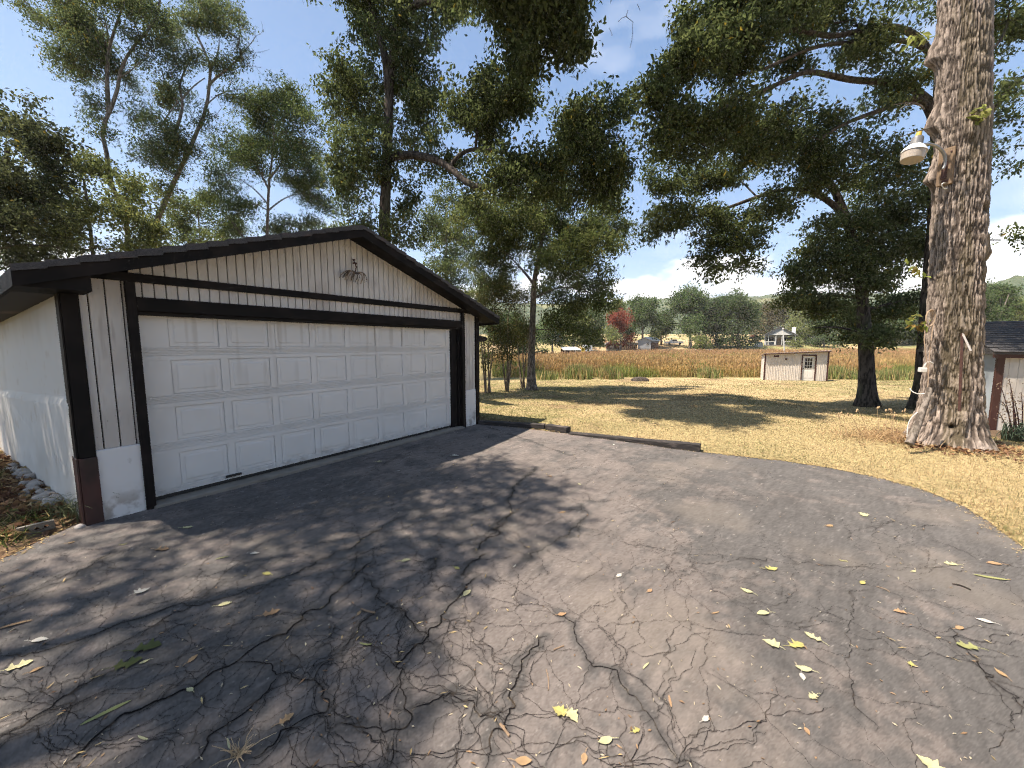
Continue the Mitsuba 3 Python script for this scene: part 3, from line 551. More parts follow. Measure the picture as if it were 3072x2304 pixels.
# ---------------------------------------------------------------- driveway curbs of tarred timber
def beam(p0, p1, h0, h1, wdt, n=14, seed=0):
    p0, p1 = np.asarray(p0, float), np.asarray(p1, float); d = norm(p1 - p0); s = V(-d[1], d[0], 0); v = []
    for k in range(n):
        t = k / (n - 1); p = p0 + (p1 - p0) * t; h = h0 + (h1 - h0) * t
        for (a, b) in ((0, -0.12), (0, h - 0.012), (0.014, h), (wdt - 0.014, h), (wdt, h - 0.012), (wdt, -0.12)):
            w = meshkit.fbm(np.array([[t * 9 + seed, a * 9, b * 9]]), 3, seed)[0] - 0.5
            v.append(p + s * (a + 0.02 * w) + V(0, 0, b + 0.016 * w))
    f = []
    for k in range(n - 1):
        for c in range(6):
            a, b = k * 6 + c, k * 6 + (c + 1) % 6; f += [[a, b, b + 6], [a, b + 6, a + 6]]
    for e, s2 in ((0, 1), ((n - 1) * 6, -1)):
        for c in range(1, 5): f.append([e, e + c, e + c + 1][::s2])
    m = trimesh.Trimesh(np.array(v), np.array(f), process=False)
    if m.volume < 0: m.invert()
    return m
cb = [gz(478, 424.5), gz(545, 429.2), gz(566.5, 433.6), gz(568.5, 434.5), gz(618, 440.5), gz(702, 452.5)]
for a, b, h0, h1, lb in ((0, 1, 0.10, 0.12, 'long dark curb timber running from the garage corner'), (1, 2, 0.13, 0.15, 'short dark curb timber with a square cut end'), (3, 5, 0.05, 0.15, 'long low curved dark curb between pad and dry lawn')):
    k = thing('curb_timber', lb, 'curb')
    p0, p1 = cb[a] + 0, cb[b] + 0; p1 = p0 + (p1 - p0) * 0.985
    put(k, beam(V(p0[0], p0[1], -0.085), V(p1[0], p1[1], -0.085), h0 * 0.8, h1 * 0.85, 0.15, 20, 5 + a), 'tarred_timber', smooth=35)

# ---------------------------------------------------------------- brick and stones on the left verge
p = gz(44, 527, -0.02); ax = norm(V(0.55, 0.75, 0)); BF = Frame(p + V(-0.07, 0.0, 0.0), ax, V(ax[1], -ax[0], 0))
k = thing('cored_brick', 'old cored brick half buried at the left edge of the pad', 'brick')
bb = Polygon([(-0.11, -0.06), (0.11, -0.06), (0.11, 0.05), (-0.11, 0.05)])
for cx in (-0.06, 0.0, 0.06): bb = bb.difference(Point(cx, -0.005).buffer(0.017, 8))
bm = trimesh.creation.extrude_polygon(bb, 0.06, engine='earcut')
bm.vertices = (BF.o + bm.vertices[:, :1] * ax + bm.vertices[:, 1:2] * norm(V(0.3, -0.3, 0.9)) + bm.vertices[:, 2:3] * norm(V(0.75, -0.62, 0.1)))
if bm.volume < 0: bm.invert()
put(k, bm, 'concrete')
def rock(c, r, seed, fl=0.7):
    m = trimesh.creation.icosphere(2, 1.0); v = m.vertices
    m.vertices = v * (0.75 + 0.5 * meshkit.fbm(v * 1.4 + seed * 3.7, 3, seed))[:, None] * V(r, r * 0.85, r * fl) + c
    return m
def verge_z(x, y): return tz(x, y)
k = thing('corner_stone', 'small white stone at the foot of the left garage corner', 'stone'); q = GO + GF * (U0 - 0.06) + GN * 0.12
put(k, rock(V(q[0], q[1], -0.07), 0.045, 3), 'stone', smooth=True)
for i in range(22):
    t = 0.7 + i * 0.125 + rng.uniform(-0.04, 0.04); q = E0 + LW * t + lwn * rng.uniform(0.04, 0.16)
    k = thing('footing_stone', 'rough stone of the broken footing along the white side wall', 'stone', 'footing stones along the side wall')
    put(k, rock(V(q[0], q[1], tz(q[0], q[1]) + rng.uniform(0.0, 0.05)), rng.uniform(0.05, 0.10), 40 + i), 'stone', smooth=True)

# ---------------------------------------------------------------- big oak trunk, right (bark ridges are geometry)
def oak_axis(z):
    pts = np.array([(7.66, 6.62, -0.25), (7.65, 6.62, 0.3), (7.62, 6.62, 0.9), (7.53, 6.62, 2.2), (7.43, 6.62, 3.6), (7.31, 6.62, 5.2), (7.13, 6.65, 7.2), (7.0, 6.7, 9.5)])
    return np.stack([np.interp(z, pts[:, 2], pts[:, k]) for k in (0, 1)], -1)
nz, na = 500, 210
zz = np.linspace(-0.22, 9.4, nz); an = np.arange(na) * 2 * np.pi / na
Zo, Ao = np.meshgrid(zz, an, indexing='ij')
base = np.interp(Zo, [-0.22, -0.05, 0.2, 0.6, 1.3, 2.6, 4.0, 5.5, 7.5, 9.4], [0.70, 0.60, 0.485, 0.405, 0.355, 0.330, 0.325, 0.315, 0.295, 0.26])
flare = np.exp(-np.clip(Zo + 0.1, 0, 9) / 0.35) * 0.025 * np.cos(5 * Ao + 0.8)
cx, cy = np.cos(Ao), np.sin(Ao)
q = np.stack([cx * 1.0, cy * 1.0, Zo * 0.55], -1)
lob = (meshkit.fbm(q * 1.6, 3, 3) - 0.5) * 0.03
wob = (meshkit.fbm(np.stack([cx * 2.5, cy * 2.5, Zo * 1.3], -1), 3, 14) - 0.5) * 0.35
rid = meshkit.fbm(np.stack([cx * 17 + wob, cy * 17 + wob, Zo * 3.8], -1), 2, 5); rid = 1 - np.abs(rid * 2 - 1)
rid2 = meshkit.fbm(np.stack([cx * 30 + wob * 3, cy * 30, Zo * 9.0], -1), 2, 6); rid2 = 1 - np.abs(rid2 * 2 - 1)
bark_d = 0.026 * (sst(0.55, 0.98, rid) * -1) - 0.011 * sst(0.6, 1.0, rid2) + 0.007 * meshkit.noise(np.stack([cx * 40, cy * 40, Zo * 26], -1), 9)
knob = 0
for (zk, ak, sz_, h) in ((5.30, 2.6, 0.26, 0.13), (4.45, 2.6, 0.22, 0.12), (6.35, 2.6, 0.26, 0.14), (3.2, -0.6, 0.22, 0.05), (1.95, -2.05, 0.15, 0.05), (5.0, -2.2, 0.2, 0.04)):
    da = np.angle(np.exp(1j * (Ao - ak))) * 0.4; knob = knob + h * np.exp(-(((Zo - zk) * np.where(Zo > zk, 0.7, 1.5)) ** 2 + da ** 2) / sz_ ** 2 * 2.2)
hole = 0
for (zk, ak, sz_, h) in ((1.78, -1.95, 0.07, 0.06), (0.33, -2.35, 0.045, 0.08), (3.86, -1.2, 0.10, 0.07)):
    da = np.angle(np.exp(1j * (Ao - ak))) * 0.42; hole = hole + h * np.exp(-(((Zo - zk)) ** 2 + (da * 0.8) ** 2) / sz_ ** 2 * 2)
R = base + flare + lob * np.clip(base, 0.3, 1) + bark_d + knob - hole
axy = oak_axis(zz)
vx = np.stack([axy[:, None, 0] + R * cx, axy[:, None, 1] + R * cy, Zo], -1)
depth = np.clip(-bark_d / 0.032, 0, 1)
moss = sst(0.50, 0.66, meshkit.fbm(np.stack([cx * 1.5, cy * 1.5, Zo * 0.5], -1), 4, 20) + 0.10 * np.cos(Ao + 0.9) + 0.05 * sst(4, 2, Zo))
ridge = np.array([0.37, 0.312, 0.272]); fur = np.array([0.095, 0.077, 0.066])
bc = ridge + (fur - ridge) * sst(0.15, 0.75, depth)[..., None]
bc = bc * (0.75 + 0.5 * meshkit.fbm(np.stack([cx * 12, cy * 12, Zo * 8], -1), 3, 22))[..., None]
bc = bc + (np.array([0.115, 0.098, 0.048]) - bc) * (moss * 0.5 * (0.5 + 0.5 * meshkit.noise(np.stack([cx * 25, cy * 25, Zo * 18], -1), 23)))[..., None]
bc = bc * (1 - 0.85 * np.clip(hole / 0.05, 0, 1))[..., None]
io, jo = np.meshgrid(np.arange(nz - 1), np.arange(na), indexing='ij')
qo = np.stack([io * na + jo, io * na + (jo + 1) % na, (io + 1) * na + (jo + 1) % na, (io + 1) * na + jo], -1).reshape(-1, 4)
om = trimesh.Trimesh(vx.reshape(-1, 3), np.vstack([qo[:, :3], qo[:, [0, 2, 3]]]), process=False)
oak = thing('oak_tree', 'huge rough barked oak trunk at the right edge of the pad', 'tree')
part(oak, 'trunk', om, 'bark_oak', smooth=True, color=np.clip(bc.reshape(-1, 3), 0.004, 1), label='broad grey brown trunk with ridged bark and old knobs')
def on_oak(z, ang, off=0.0):                                   # a point on the bark
    r = np.interp(z, zz, R[:, int(round((ang % (2 * np.pi)) / (2 * np.pi) * na)) % na]); a = oak_axis(np.array([z]))[0]
    return V(a[0] + (r + off) * math.cos(ang), a[1] + (r + off) * math.sin(ang), z)

# ---------------------------------------------------------------- yard light on the oak
yl = thing('yard_light', 'grey and white dusk to dawn yard light on a bent arm on the oak', 'light')
lc = at(914.5, 150, 6.52)                                      # centre of the lamp's rim
ax = norm(V(0.20, 0.02, 1.0)); LS_ = 0.82
part(yl, 'housing', lathe(np.array([(0.0, 0.26), (0.055, 0.255), (0.085, 0.235), (0.092, 0.20), (0.098, 0.09), (0.125, 0.06), (0.115, 0.04), (0, 0.04)]) * LS_, lc, ax, 28), 'grey_housing', smooth=35)
part(yl, 'photocell', lathe(np.array([(0.0, 0.345), (0.036, 0.342), (0.042, 0.33), (0.042, 0.30), (0.046, 0.296), (0.046, 0.255), (0, 0.252)]) * LS_, lc, ax, 20), 'photocell_yellow', smooth=35, label='yellow photocell cap')
part(yl, 'reflector', lathe(np.array([(0.105, 0.075), (0.125, 0.07), (0.165, 0.02), (0.195, -0.035), (0.198, -0.05), (0.19, -0.05), (0.16, 0.01), (0.10, 0.06)]) * LS_, lc, ax, 36), 'reflector_white', smooth=35)
part(yl, 'refractor', lathe(np.array([(0.185, -0.05), (0.180, -0.10), (0.172, -0.19), (0.168, -0.20), (0.0, -0.20)]) * LS_, lc, ax, 36), 'refractor', smooth=35, label='ribbed plastic refractor bowl')
bd = on_oak(lc[2] - 0.20, -2.93, 0.06)
arm = smooth_path([lc + ax * 0.06 + V(0.06, -0.02, 0), lc + V(0.17, -0.03, 0.075), bd + V(-0.10, -0.06, 0.13), bd + V(-0.075, -0.05, -0.10)], 20)
part(yl, 'arm', sweep(arm, 0.021, 10), 'galvanised', smooth=60)
bfm = Frame(bd, norm(V(0.42, -0.90, 0)), norm(V(-0.90, -0.42, 0)))
part(yl, 'mounting_board', bfm.box(-0.085, 0.10, -0.06, -0.008, -0.33, 0.24, 0.006), 'weathered_wood', label='weathered board nailed to the trunk')
part(yl, 'bracket', cat([bfm.box(-0.03, 0.035, -0.006, 0.012, -0.24, 0.03, 0.004), bfm.box(-0.02, 0.06, -0.006, 0.008, -0.29, -0.255, 0.004), lathe([(0, 0.01), (0.012, 0.008), (0.013, 0)], bfm(0.06, -0.006, 0.17), bfm.b, 8)]), 'rust_iron')
part(yl, 'cable', sweep(smooth_path([bd + V(0.02, -0.02, -0.30), bd + V(-0.06, -0.05, -0.36), bd + V(0.02, -0.03, -0.40), bd + V(0.08, 0, -0.33)], 14), 0.007, 6), 'white_plastic')
# things fixed to the trunk
k = thing('coiled_cord', 'tan cord looped in a coil on the left side of the oak trunk', 'cord')
c0 = at(926.5, 318, 6.42) + V(0, -0.03, 0)
ms = [sweep([c0 + V(0.046 * math.cos(a) * (1 + 0.2 * s), -0.012 * s, 0.115 * math.sin(a) * (1 + 0.05 * s)) for a in np.linspace(0, 2 * np.pi, 26)], 0.006, 5) for s in range(4)]
ms.append(sweep(smooth_path([c0 + V(-0.05, -0.03, -0.10), c0 + V(-0.02, -0.04, -0.6), c0 + V(0.05, -0.05, -0.95), c0 + V(0.03, -0.04, -1.5), c0 + V(0.02, -0.05, -2.1)], 24), 0.007, 5))
ms.append(sweep(smooth_path([c0 + V(0.05, -0.04, -0.12), c0 + V(0.03, -0.05, -0.5), c0 + V(0.05, -0.05, -0.95)], 14), 0.007, 5))
put(k, cat(ms), 'old_cord', smooth=60)
k = thing('outlet_box', 'white outdoor outlet box on the left side of the oak trunk', 'outlet')
c1 = at(922.5, 370, 6.45); part(k, 'box', Frame(c1, norm(V(0.8, -0.3, 0)), norm(V(-0.3, -0.8, 0))).box(-0.04, 0.055, -0.05, 0.02, -0.036, 0.04, 0.008), 'white_plastic')
part(k, 'conduit', sweep(smooth_path([c1 + V(0.02, 0, 0.05), c1 + V(0.05, -0.02, 0.13), c1 + V(0.14, -0.02, 0.11)], 12), 0.012, 6), 'white_plastic')
k = thing('white_cable', 'white cable hanging in a loop beside the oak trunk', 'cable')
put(k, sweep(smooth_path([at(910, 388, 6.6), at(915, 393, 6.55), at(922, 394, 6.5), at(928, 388, 6.45)], 16), 0.008, 6), 'white_plastic', smooth=60)
k = thing('white_cable', 'white cable arching down to the grass left of the oak', 'cable')
put(k, sweep(smooth_path([at(928, 407, 6.45), at(918, 412, 6.45), at(910, 420, 6.5), at(907.5, 430, 6.5), at(907, 437, 6.5)], 16), 0.009, 6), 'white_plastic', smooth=60)
k = thing('fallen_limb', 'bare grey limb leaning against the left foot of the oak', 'branch')
put(k, sweep(smooth_path([at(909, 444, 5.98), at(915.5, 430, 6.03), at(922, 412, 6.10), at(927, 398, 6.16), at(929.5, 388, 6.2)], 18), np.linspace(0.055, 0.038, 18), 12, rough=0.12, seed=4), 'bark_grey', smooth=60)
k = thing('iron_bar', 'rusty iron bar leaning on the oak with a bright rod at its top', 'iron bar')
b0, b1 = at(959.5, 411, 6.16), at(962.5, 333.5, 6.14)
part(k, 'bar', sweep([b0, b0 * 0.5 + b1 * 0.5, b1], 0.021, 4), 'rust_iron')
part(k, 'rod', sweep([b1, b1 * 0.5 + at(971, 351, 6.02) * 0.5, at(971, 351, 6.02)], 0.015, 6), 'bright_rod', smooth=60)
# ---------------------------------------------------------------- trees
def frusta(P0, P1, R0, R1, sides=5):
    d = P1 - P0; d /= np.linalg.norm(d, axis=1, keepdims=True) + 1e-9
    a = np.cross(d, np.where(np.abs(d[:, 2:]) < 0.8, [0, 0, 1.0], [1.0, 0, 0])); a /= np.linalg.norm(a, axis=1, keepdims=True) + 1e-9
    b = np.cross(d, a); n = len(P0); ang = np.arange(sides) * 2 * np.pi / sides
    ring = np.cos(ang)[None, :, None] * a[:, None] + np.sin(ang)[None, :, None] * b[:, None]
    v = np.concatenate([P0[:, None] + ring * R0[:, None, None], P1[:, None] + ring * R1[:, None, None]], 1).reshape(-1, 3)
    o = (np.arange(n) * 2 * sides)[:, None]; j = np.arange(sides)[None]; k = (j + 1) % sides
    f = np.concatenate([np.stack([o + j, o + k, o + sides + k], -1).reshape(-1, 3), np.stack([o + j, o + sides + k, o + sides + j], -1).reshape(-1, 3)])
    return trimesh.Trimesh(v, f, process=False)
def leaf_mesh(rng, C, per, spread, L, Wd, cols, droop=0.35, flat=0.7, yellow=0.0):
    """per leaves around every centre of C: folded four-point blades; returns the mesh and a colour per vertex."""
    n = len(C) * per
    sdir = rng.normal(0, 1, (len(C), 3)) * V(1, 1, 0.55); sdir /= np.linalg.norm(sdir, axis=1, keepdims=True)
    c = np.repeat(C, per, 0) + np.clip(rng.normal(0, 1, (n, 3)), -1.5, 1.5) * spread * 0.62 * V(1, 1, flat) + np.repeat(sdir, per, 0) * (np.clip(rng.normal(0, 1, (n, 1)), -1.4, 1.4) * spread * 1.25)
    ax = rng.normal(0, 1, (n, 3)); ax[:, 2] -= droop * 2; ax /= np.linalg.norm(ax, axis=1, keepdims=True)
    nn = rng.normal(0, 0.75, (n, 3)); nn[:, 2] += 1.0
    sd = np.cross(ax, nn); sd /= np.linalg.norm(sd, axis=1, keepdims=True) + 1e-9
    nn = np.cross(sd, ax)
    l = L * rng.uniform(0.65, 1.3, n)[:, None]; w = Wd * rng.uniform(0.7, 1.25, n)[:, None]
    v = np.stack([c, c + ax * l * 0.5 + sd * w * 0.5 + nn * w * 0.18, c + ax * l, c + ax * l * 0.5 - sd * w * 0.5 + nn * w * 0.18], 1).reshape(-1, 3)
    o = np.arange(n) * 4; f = np.concatenate([np.stack([o, o + 1, o + 2], -1), np.stack([o, o + 2, o + 3], -1)])
    cols = np.asarray(cols, float); clump = np.repeat(rng.integers(0, len(cols), len(C)), per)
    t = rng.random(n)[:, None]; other = cols[rng.integers(0, len(cols), n)]
    col = (cols[clump] * (1 - 0.5 * t) + other * 0.5 * t) * rng.uniform(0.55, 1.5, n)[:, None]
    if yellow:
        yl_ = rng.random(n) < yellow; col[yl_] = V(0.26, 0.20, 0.035) * rng.uniform(0.7, 1.2, (yl_.sum(), 1))
    return trimesh.Trimesh(v, f, process=False), np.repeat(np.clip(col, 0.002, 0.9), 4, 0)
def grow(paths, C, rng, tip=0.006, power=0.42, step=0.55, wig=0.12):
    """paths: [(points, radii)] of trunk and limbs; every point of C is reached by a twig grown from the nearest wood."""
    P, R, Par = [], [], []
    for pts, rad in paths:
        p = np.asarray(pts, float); L = np.r_[0, np.cumsum(np.linalg.norm(np.diff(p, axis=0), axis=1))]
        n = max(3, int(L[-1] / 0.4)); q = smooth_path(p, n) if len(p) > 2 else np.stack([np.interp(np.linspace(0, L[-1], n), L, p[:, k]) for k in range(3)], -1)
        r = np.interp(np.linspace(0, 1, n), np.linspace(0, 1, len(rad)), rad)
        for i in range(n):
            if i == 0: par = -1 if not P else int(np.argmin(np.linalg.norm(np.array(P) - q[0], axis=1)))
            else: par = len(P) - 1
            P.append(q[i]); R.append(r[i]); Par.append(par)
    nf = len(P); X = np.zeros((nf + len(C) * 14 + 10, 3)); X[:nf] = P; n = nf; par = list(Par)
    d0 = cKDTree(X[:nf]).query(C)[0]
    for i in np.argsort(d0):
        c = C[i]; D = X[:n] - c; dist = np.linalg.norm(D, axis=1) + 0.25 * np.maximum(D[:, 2], 0)
        j = int(np.argmin(dist)); a = X[j]; L = np.linalg.norm(c - a); k = min(12, max(1, int(L / step)))
        for s in range(1, k + 1):
            t = s / k; pnt = a + (c - a) * t + V(0, 0, 0.10 * L * math.sin(math.pi * t)) + rng.normal(0, wig * min(L, 1.5) * (1 if s < k else 0) * 0.5, 3)
            X[n] = pnt; par.append(j); j = n; n += 1
    X = X[:n]; par = np.array(par); cnt = np.zeros(n); leafn = np.ones(n, bool); leafn[par[par >= 0]] = False; cnt[leafn] = 1
    for i in range(n - 1, -1, -1):
        if par[i] >= 0: cnt[par[i]] += cnt[i]
    rad = tip * np.maximum(cnt, 1) ** power; rad[:nf] = np.maximum(R, np.minimum(rad[:nf], np.array(R) * 1.0))
    e = np.nonzero(par >= 0)[0]; e = e[e >= nf]
    r1 = rad[e]; r0 = np.minimum(rad[par[e]], r1 * 1.35)
    thick = r1 > 0.02
    ms = [frusta(X[par[e][m]], X[e[m]], r0[m], r1[m], s) for m, s in ((thick, 6), (~thick, 3)) if m.any()]
    return cat(ms) if ms else None
def ell_clusters(rng, blobs, Y0, per_px, dfac=1.15, noise_s=0.55, gap=0.40, seed=0):
    C = []
    for b in blobs:
        x, y, rx, ry = b[:4]; Y = b[4] if len(b) > 4 else Y0 + rng.normal(0, 0.04) * Y0
        c = at(x, y, Y); s = Y / FOC; r = V(rx * s, 0.5 * (rx + ry) * s * dfac, ry * s)
        n = max(3, int(per_px * rx * ry * math.pi)); k = 0; out = []
        while k < n:
            u = rng.normal(0, 1, (n * 3, 3)); u /= np.linalg.norm(u, axis=1, keepdims=True)
            u *= rng.random((n * 3, 1)) ** 0.42
            u *= (0.72 + 0.62 * meshkit.noise(u / (np.linalg.norm(u, axis=1, keepdims=True) + 1e-9) * 1.9 + len(C) * 5.3, seed))[:, None]
            p = c + u * r * 1.05
            g = meshkit.fbm(p * noise_s + seed * 7.7, 3, seed + 50); p = p[g > gap][: n - k]
            out.append(p); k += len(p)
            if len(p) == 0: break
        C.append(np.vstack(out))
    return np.vstack(C)
GREEN = [(0.094, 0.13, 0.046), (0.118, 0.155, 0.055), (0.076, 0.108, 0.042), (0.14, 0.172, 0.062)]
OAKG = [(0.094, 0.122, 0.048), (0.116, 0.146, 0.056), (0.076, 0.1, 0.042), (0.135, 0.158, 0.062)]
LIGHT = [(0.125,0.16,0.055),(0.155,0.185,0.065),(0.10,0.135,0.05),(0.17,0.19,0.075)]
PALE = [(0.105,0.135,0.058),(0.13,0.16,0.068),(0.085,0.115,0.05)]
LEAVES = 0; LSC = 1.28
def tree(name, label, trunk, blobs, Y, cols, barkm, lai=3.0, L=0.10, Wd=0.05, per=70, spread=0.33, limbs=(), group=None, yellow=0.01, seed=1, gap=0.40, droop=0.35, extra=None, flat=0.7, dfac=1.15, tip=0.006, noise_s=0.55, step=0.55, lsc=1.0):
    """trunk, limbs: [( [(px, py[, Y])...], r0, r1 )]; blobs: crown masses (px, py, rx, ry[, Y])."""
    global LEAVES
    rng = np.random.default_rng(seed); k = thing(name, label, 'tree', group)
    P3 = []
    for pts, r0, r1 in [trunk] + list(limbs):
        p = [at(q[0], q[1], q[2] if len(q) > 2 else Y) for q in pts]
        P3.append((np.array(p), r0, r1))
    P3[0][0][0][2] = min(P3[0][0][0][2], tz(*P3[0][0][0][:2]) - 0.05) if P3[0][0][0][2] > tz(*P3[0][0][0][:2]) - 0.05 else P3[0][0][0][2]
    area = sum(b[2] * b[3] * math.pi * ((b[4] if len(b) > 4 else Y) / FOC) ** 2 for b in blobs)
    L *= LSC * lsc; Wd *= LSC * lsc; spread *= 0.86; per = max(12, int(per * 0.9)); nleaf = area * lai * 1.45 / (L * Wd * 0.5 * 1.0); pp = nleaf / per / sum(b[2] * b[3] * math.pi for b in blobs)
    C = ell_clusters(rng, blobs, Y, pp, seed=seed, gap=gap + 0.06, dfac=dfac, noise_s=noise_s * 1.5)
    if extra is not None: C = np.vstack([C, extra])
    for i, (p, r0, r1) in enumerate(P3):
        q = smooth_path(p, 26) if len(p) > 2 else p; L_ = np.linspace(0, 1, len(q))
        rr = r0 + (r1 - r0) * L_ ** 0.8
        if i == 0: rr = rr * (1 + 0.55 * np.exp(-L_ * 22)); sides = 16
        else: sides = 9
        part(k, 'trunk' if i == 0 else 'limb', sweep(q, rr, sides, rough=0.10, seed=seed + i), barkm, smooth=True)
    br = grow([(p, (r0, (r0 + r1) / 2, r1)) for p, r0, r1 in P3], C, rng, tip=tip, step=step)
    if br is not None: part(k, 'branches', br, barkm, smooth=True)
    m, col = leaf_mesh(rng, C, per, spread, L, Wd, cols, droop=droop, yellow=yellow, flat=flat)
    LEAVES += len(C) * per
    part(k, 'crown', m, 'leaf', color=col)
    return k
# big oak behind the garage
tree('shade_oak', 'tall dark oak rising straight behind the garage with a long bowed limb to the right',
 ([(384, 300), (384.5, 225), (386, 180), (388, 130), (391, 70), (398, 20), (406, -30), (412, -70)], 0.27, 0.10),
 [(350,20,22,34),(385,30,28,38),(350,75,18,22),(418,50,20,32),(345,60,12,20),(365,112,32,28),(345,102,18,20),(400,105,32,26),(430,112,22,24),(415,82,18,16),
  (347,150,20,24),(375,150,26,22),(340,182,16,18),(362,205,26,22),(395,190,16,20),(350,222,22,14),(395,230,28,14),(410,205,12,20),(425,150,24,20),
  (470,118,26,26,12.5),(500,112,22,34,12),(487,78,9,20,12),(530,120,28,28,11.5),(565,125,26,28,11.5),(600,118,24,24,12),(622,112,10,16,12),(455,148,22,14,13),(475,140,26,16,12.3),(510,160,32,18,11.5),(550,160,32,24,11.5),(595,152,28,26,11.8),(615,168,18,18,12),(492,192,13,8,11.5),(545,190,26,12,11.5),(455,175,18,14,12.6),(470,200,14,12,13),(520,182,26,12,11.6),(590,185,26,16,12),(610,195,14,14,12),
  (478,4,16,10,10.6),(510,18,22,20,9.6),(540,18,24,20,9.0),(567,30,16,22,9.2),(540,52,14,12,9.2),(572,60,12,14,9.2),(515,62,12,18,10),(524,78,11,9,10),(455,-4,18,10,11.5),
  (385,-28,50,30),(330,-20,30,24),(440,-32,44,28,13),(490,-45,48,30,12.6),(565,-50,50,30,11.8),(590,-60,36,26,11.6),(420,-85,60,30,14),(520,-95,60,30,12.6),(350,-18,26,22),(520,-25,40,24,9.6),(552,-22,26,18,9.4),(530,-55,40,30,9.6),(500,-70,60,30,8.3),(560,-62,50,30,8.3),(605,-85,40,25,8.5),(450,-90,50,30,8.4)],
 14.0, OAKG, 'bark_dark', lai=3.5, L=0.105, Wd=0.052, per=64, spread=0.24, seed=21, gap=0.44, flat=0.9, droop=0.5,
 limbs=[([(389, 90), (386, 62), (375, 20), (362, -20), (350, -60)], 0.16, 0.06), ([(390, 158, 14), (405, 155, 13.8), (425, 157, 13.3), (450, 168, 12.6), (478, 187, 12), (502, 184, 11.7), (540, 168, 11.5), (595, 160, 11.6)], 0.15, 0.05),
  ([(450, 168, 12.6), (470, 150, 12.3), (500, 152, 12), (540, 150, 11.6)], 0.07, 0.03), ([(397, 26, 14), (412, 8, 13.4), (435, 0, 12.2), (470, -4, 10.9), (515, 4, 9.8), (560, 22, 9.2), (582, 42, 9.2)], 0.12, 0.03), ([(400, 76), (416, 64), (430, 42), (432, 8)], 0.06, 0.02)])
# light green tree on the lawn
tree('lawn_tree', 'middle sized light green tree standing on the lawn right of the garage',
 ([(532, 392), (531.5, 350), (533, 310), (534, 285), (540, 250), (545, 215), (548, 190)], 0.21, 0.06),
 [(500,215,36,24),(470,222,18,18),(480,247,26,22),(520,235,40,28),(560,225,36,32),(590,250,26,32),(602,215,18,28),(612,190,12,16),(560,265,30,22),(500,275,26,18),(480,292,16,16),(590,285,22,20),(606,300,12,14),(548,290,20,12),(575,310,24,14),(573,330,13,8),(592,325,9,10),(625,225,11,10),(616,243,12,12),(560,195,26,16),(530,200,24,16),(590,340,8,8),(555,320,12,14)],
 18.2, LIGHT, 'bark_grey', dfac=0.9, lai=2.9, L=0.12, Wd=0.058, per=60, spread=0.3, seed=5, gap=0.40, lsc=0.9, limbs=[([(534, 285), (515, 262), (495, 245)], 0.07, 0.02), ([(537, 265), (560, 245), (580, 235)], 0.07, 0.02), ([(533, 300), (560, 288), (585, 290)], 0.05, 0.02)])
# spreading tree at the right, mid lawn
tree('spreading_oak', 'dark spreading oak with low layered branches on the lawn left of the big trunk',
 ([(867, 404), (867, 385), (866, 350), (862, 300), (855, 250), (845, 215), (831, 185), (808, 165)], 0.27, 0.09),
 [(800,150,28,20),(832,165,28,22),(667,172,20,16),(700,175,28,14),(740,165,28,16),(672,213,24,14),(702,225,28,16),(735,220,22,13),(658,233,13,10),(725,244,22,11),(757,235,12,14),(713,272,10,9),(747,262,12,9),(705,255,16,8),(770,205,22,14),
  (880,190,28,24),(905,215,20,28),(865,225,28,20),(840,240,18,24),(880,252,28,18),(818,225,10,9),(812,252,14,18),(800,277,18,14),(835,270,28,14),(875,280,32,13),(905,262,18,24),(800,300,20,11),(830,306,32,12),(870,311,36,13),(905,297,16,18),(850,331,32,11),(890,336,28,9),(830,338,14,7)],
 14.0, OAKG, 'bark_dark', lai=4.2, L=0.105, Wd=0.05, per=64, spread=0.26, seed=8, gap=0.42, flat=0.6,
 limbs=[([(846, 218), (820, 196), (795, 189), (770, 193), (735, 205), (700, 216), (672, 218)], 0.11, 0.03), ([(857, 262), (875, 245), (895, 225)], 0.08, 0.03), ([(862, 300), (840, 296), (812, 300)], 0.06, 0.02), ([(863, 310), (885, 305), (905, 300)], 0.06, 0.02), ([(866, 335), (842, 328), (815, 328)], 0.05, 0.02), ([(866, 338), (885, 333), (900, 336)], 0.05, 0.02)])
